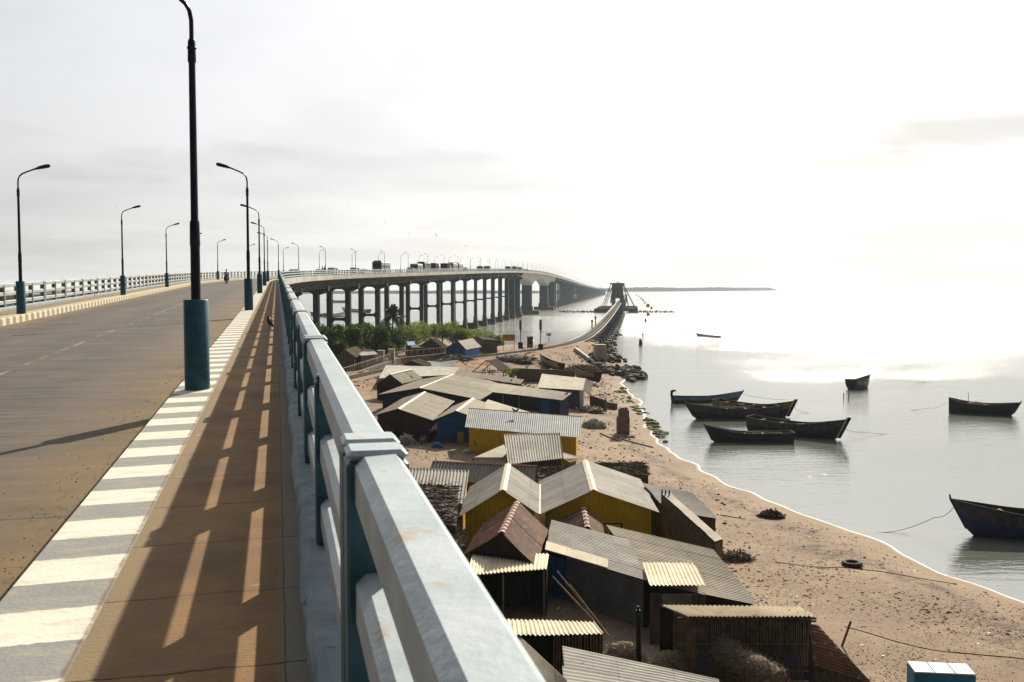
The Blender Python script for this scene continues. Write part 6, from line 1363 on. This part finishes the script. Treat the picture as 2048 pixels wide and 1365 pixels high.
scatter('rubble_scraps', 'pale broken rubble along the railway bank', 1500, 'shell', .16, 760, 1260, 700, 770, 14)
scatter('yard_litter', 'dark debris around the huts', 1300, 'weed', .14, 760, 1300, 740, 1000, 15)
scatter('yard_litter', 'small pale debris around the huts', 900, 'shell', .12, 780, 1300, 800, 1000, 5)
scatter('tyre_bits', 'small stones and litter near the huts', 500, 'stone', .12, 1150, 1500, 780, 1150, 6)
# grit along the kerb on the road
m = MB(); r_ = random.Random(9)
for k in range(900):
    t_ = 3+r_.random()**1.6*34; s_ = -1.4-abs(r_.gauss(0, .35)); p = fr(t_, s_, -.217); s = r_.uniform(.003, .011); rock(m, p, s, k, .6, 5, 2)
tag(m.build('road_grit', MT['stone']), 'small grit lying on the road along the right kerb', None, kind='stuff')
p = fr(5.9, -1.95, -.2); m = MB(); rock(m, p, .03, 1, .8, 8, 4); tag(m.build('red_fruit', MT['redcap']), 'small round red thing on the road at the left picture edge', 'litter')
# ------------------------------------------------------------------ far land
def ridge(name, lab, pts, h, seed, depth=120, kind='structure'):
    r_ = random.Random(seed); m = MB(); vs = []; n = 160; prev = None
    P_ = catmull([Vector(q) for q in pts], 40)
    for i, q in enumerate(P_):
        e = min(1, i/12, (len(P_)-1-i)/12); hh = h*(.7+.05*math.sin(i*.17+seed)+r_.uniform(-.08, .1))*max(.05, e)
        d = Vector((0, depth, 0)); vs += [q+Vector((0, 0, -.5)), q+d*.1+Vector((0, 0, hh)), q+d+Vector((0, 0, hh*.9)), q+d*1.2+Vector((0, 0, -.5))]
    m.add(vs, [[i*4+j, i*4+j+1, i*4+j+5, i*4+j+4] for i in range(len(P_)-1) for j in range(3)]); o = m.build(name, MT['haze_land']); tag(o, lab, None, kind=kind)
ridge('far_shore', 'low hazy wooded shore on the horizon', [(200, 4300, 0), (560, 4200, 0), (1000, 4800, 0), (1500, 5600, 0)], 23, 1)
ridge('far_shore', 'thin hazy land strip along the left horizon', [(-1600, 2900, 0), (-700, 2700, 0), (0, 2800, 0), (260, 2850, 0)], 11, 2)
ridge('far_scrub', 'dark low scrub beyond the left railing', [(-700, 640, 0), (-480, 700, 0), (-380, 820, 0), (-345, 960, 0)], 15, 5, 60)
# ------------------------------------------------------------------ haze
m = MB(); m.box((0, 6100, 27), (27000, 12900, 62), 0); hz = m.build('haze', None); hz['kind'] = 'stuff'; hz['label'] = 'pale sea haze'
hm = bpy.data.materials.new('haze'); hm.use_nodes = True; t_ = hm.node_tree; t_.nodes.clear(); oo = t_.nodes.new('ShaderNodeOutputMaterial'); vv = t_.nodes.new('ShaderNodeVolumePrincipled')
vv.inputs['Color'].default_value = (.8, .91, 1, 1); vv.inputs['Density'].default_value = .0001; vv.inputs['Anisotropy'].default_value = .1
t_.links.new(vv.outputs[0], oo.inputs['Volume']); hz.data.materials.append(hm)
sc.cycles.volume_bounces = 1; sc.cycles.max_bounces = 6; sc.cycles.diffuse_bounces = 2
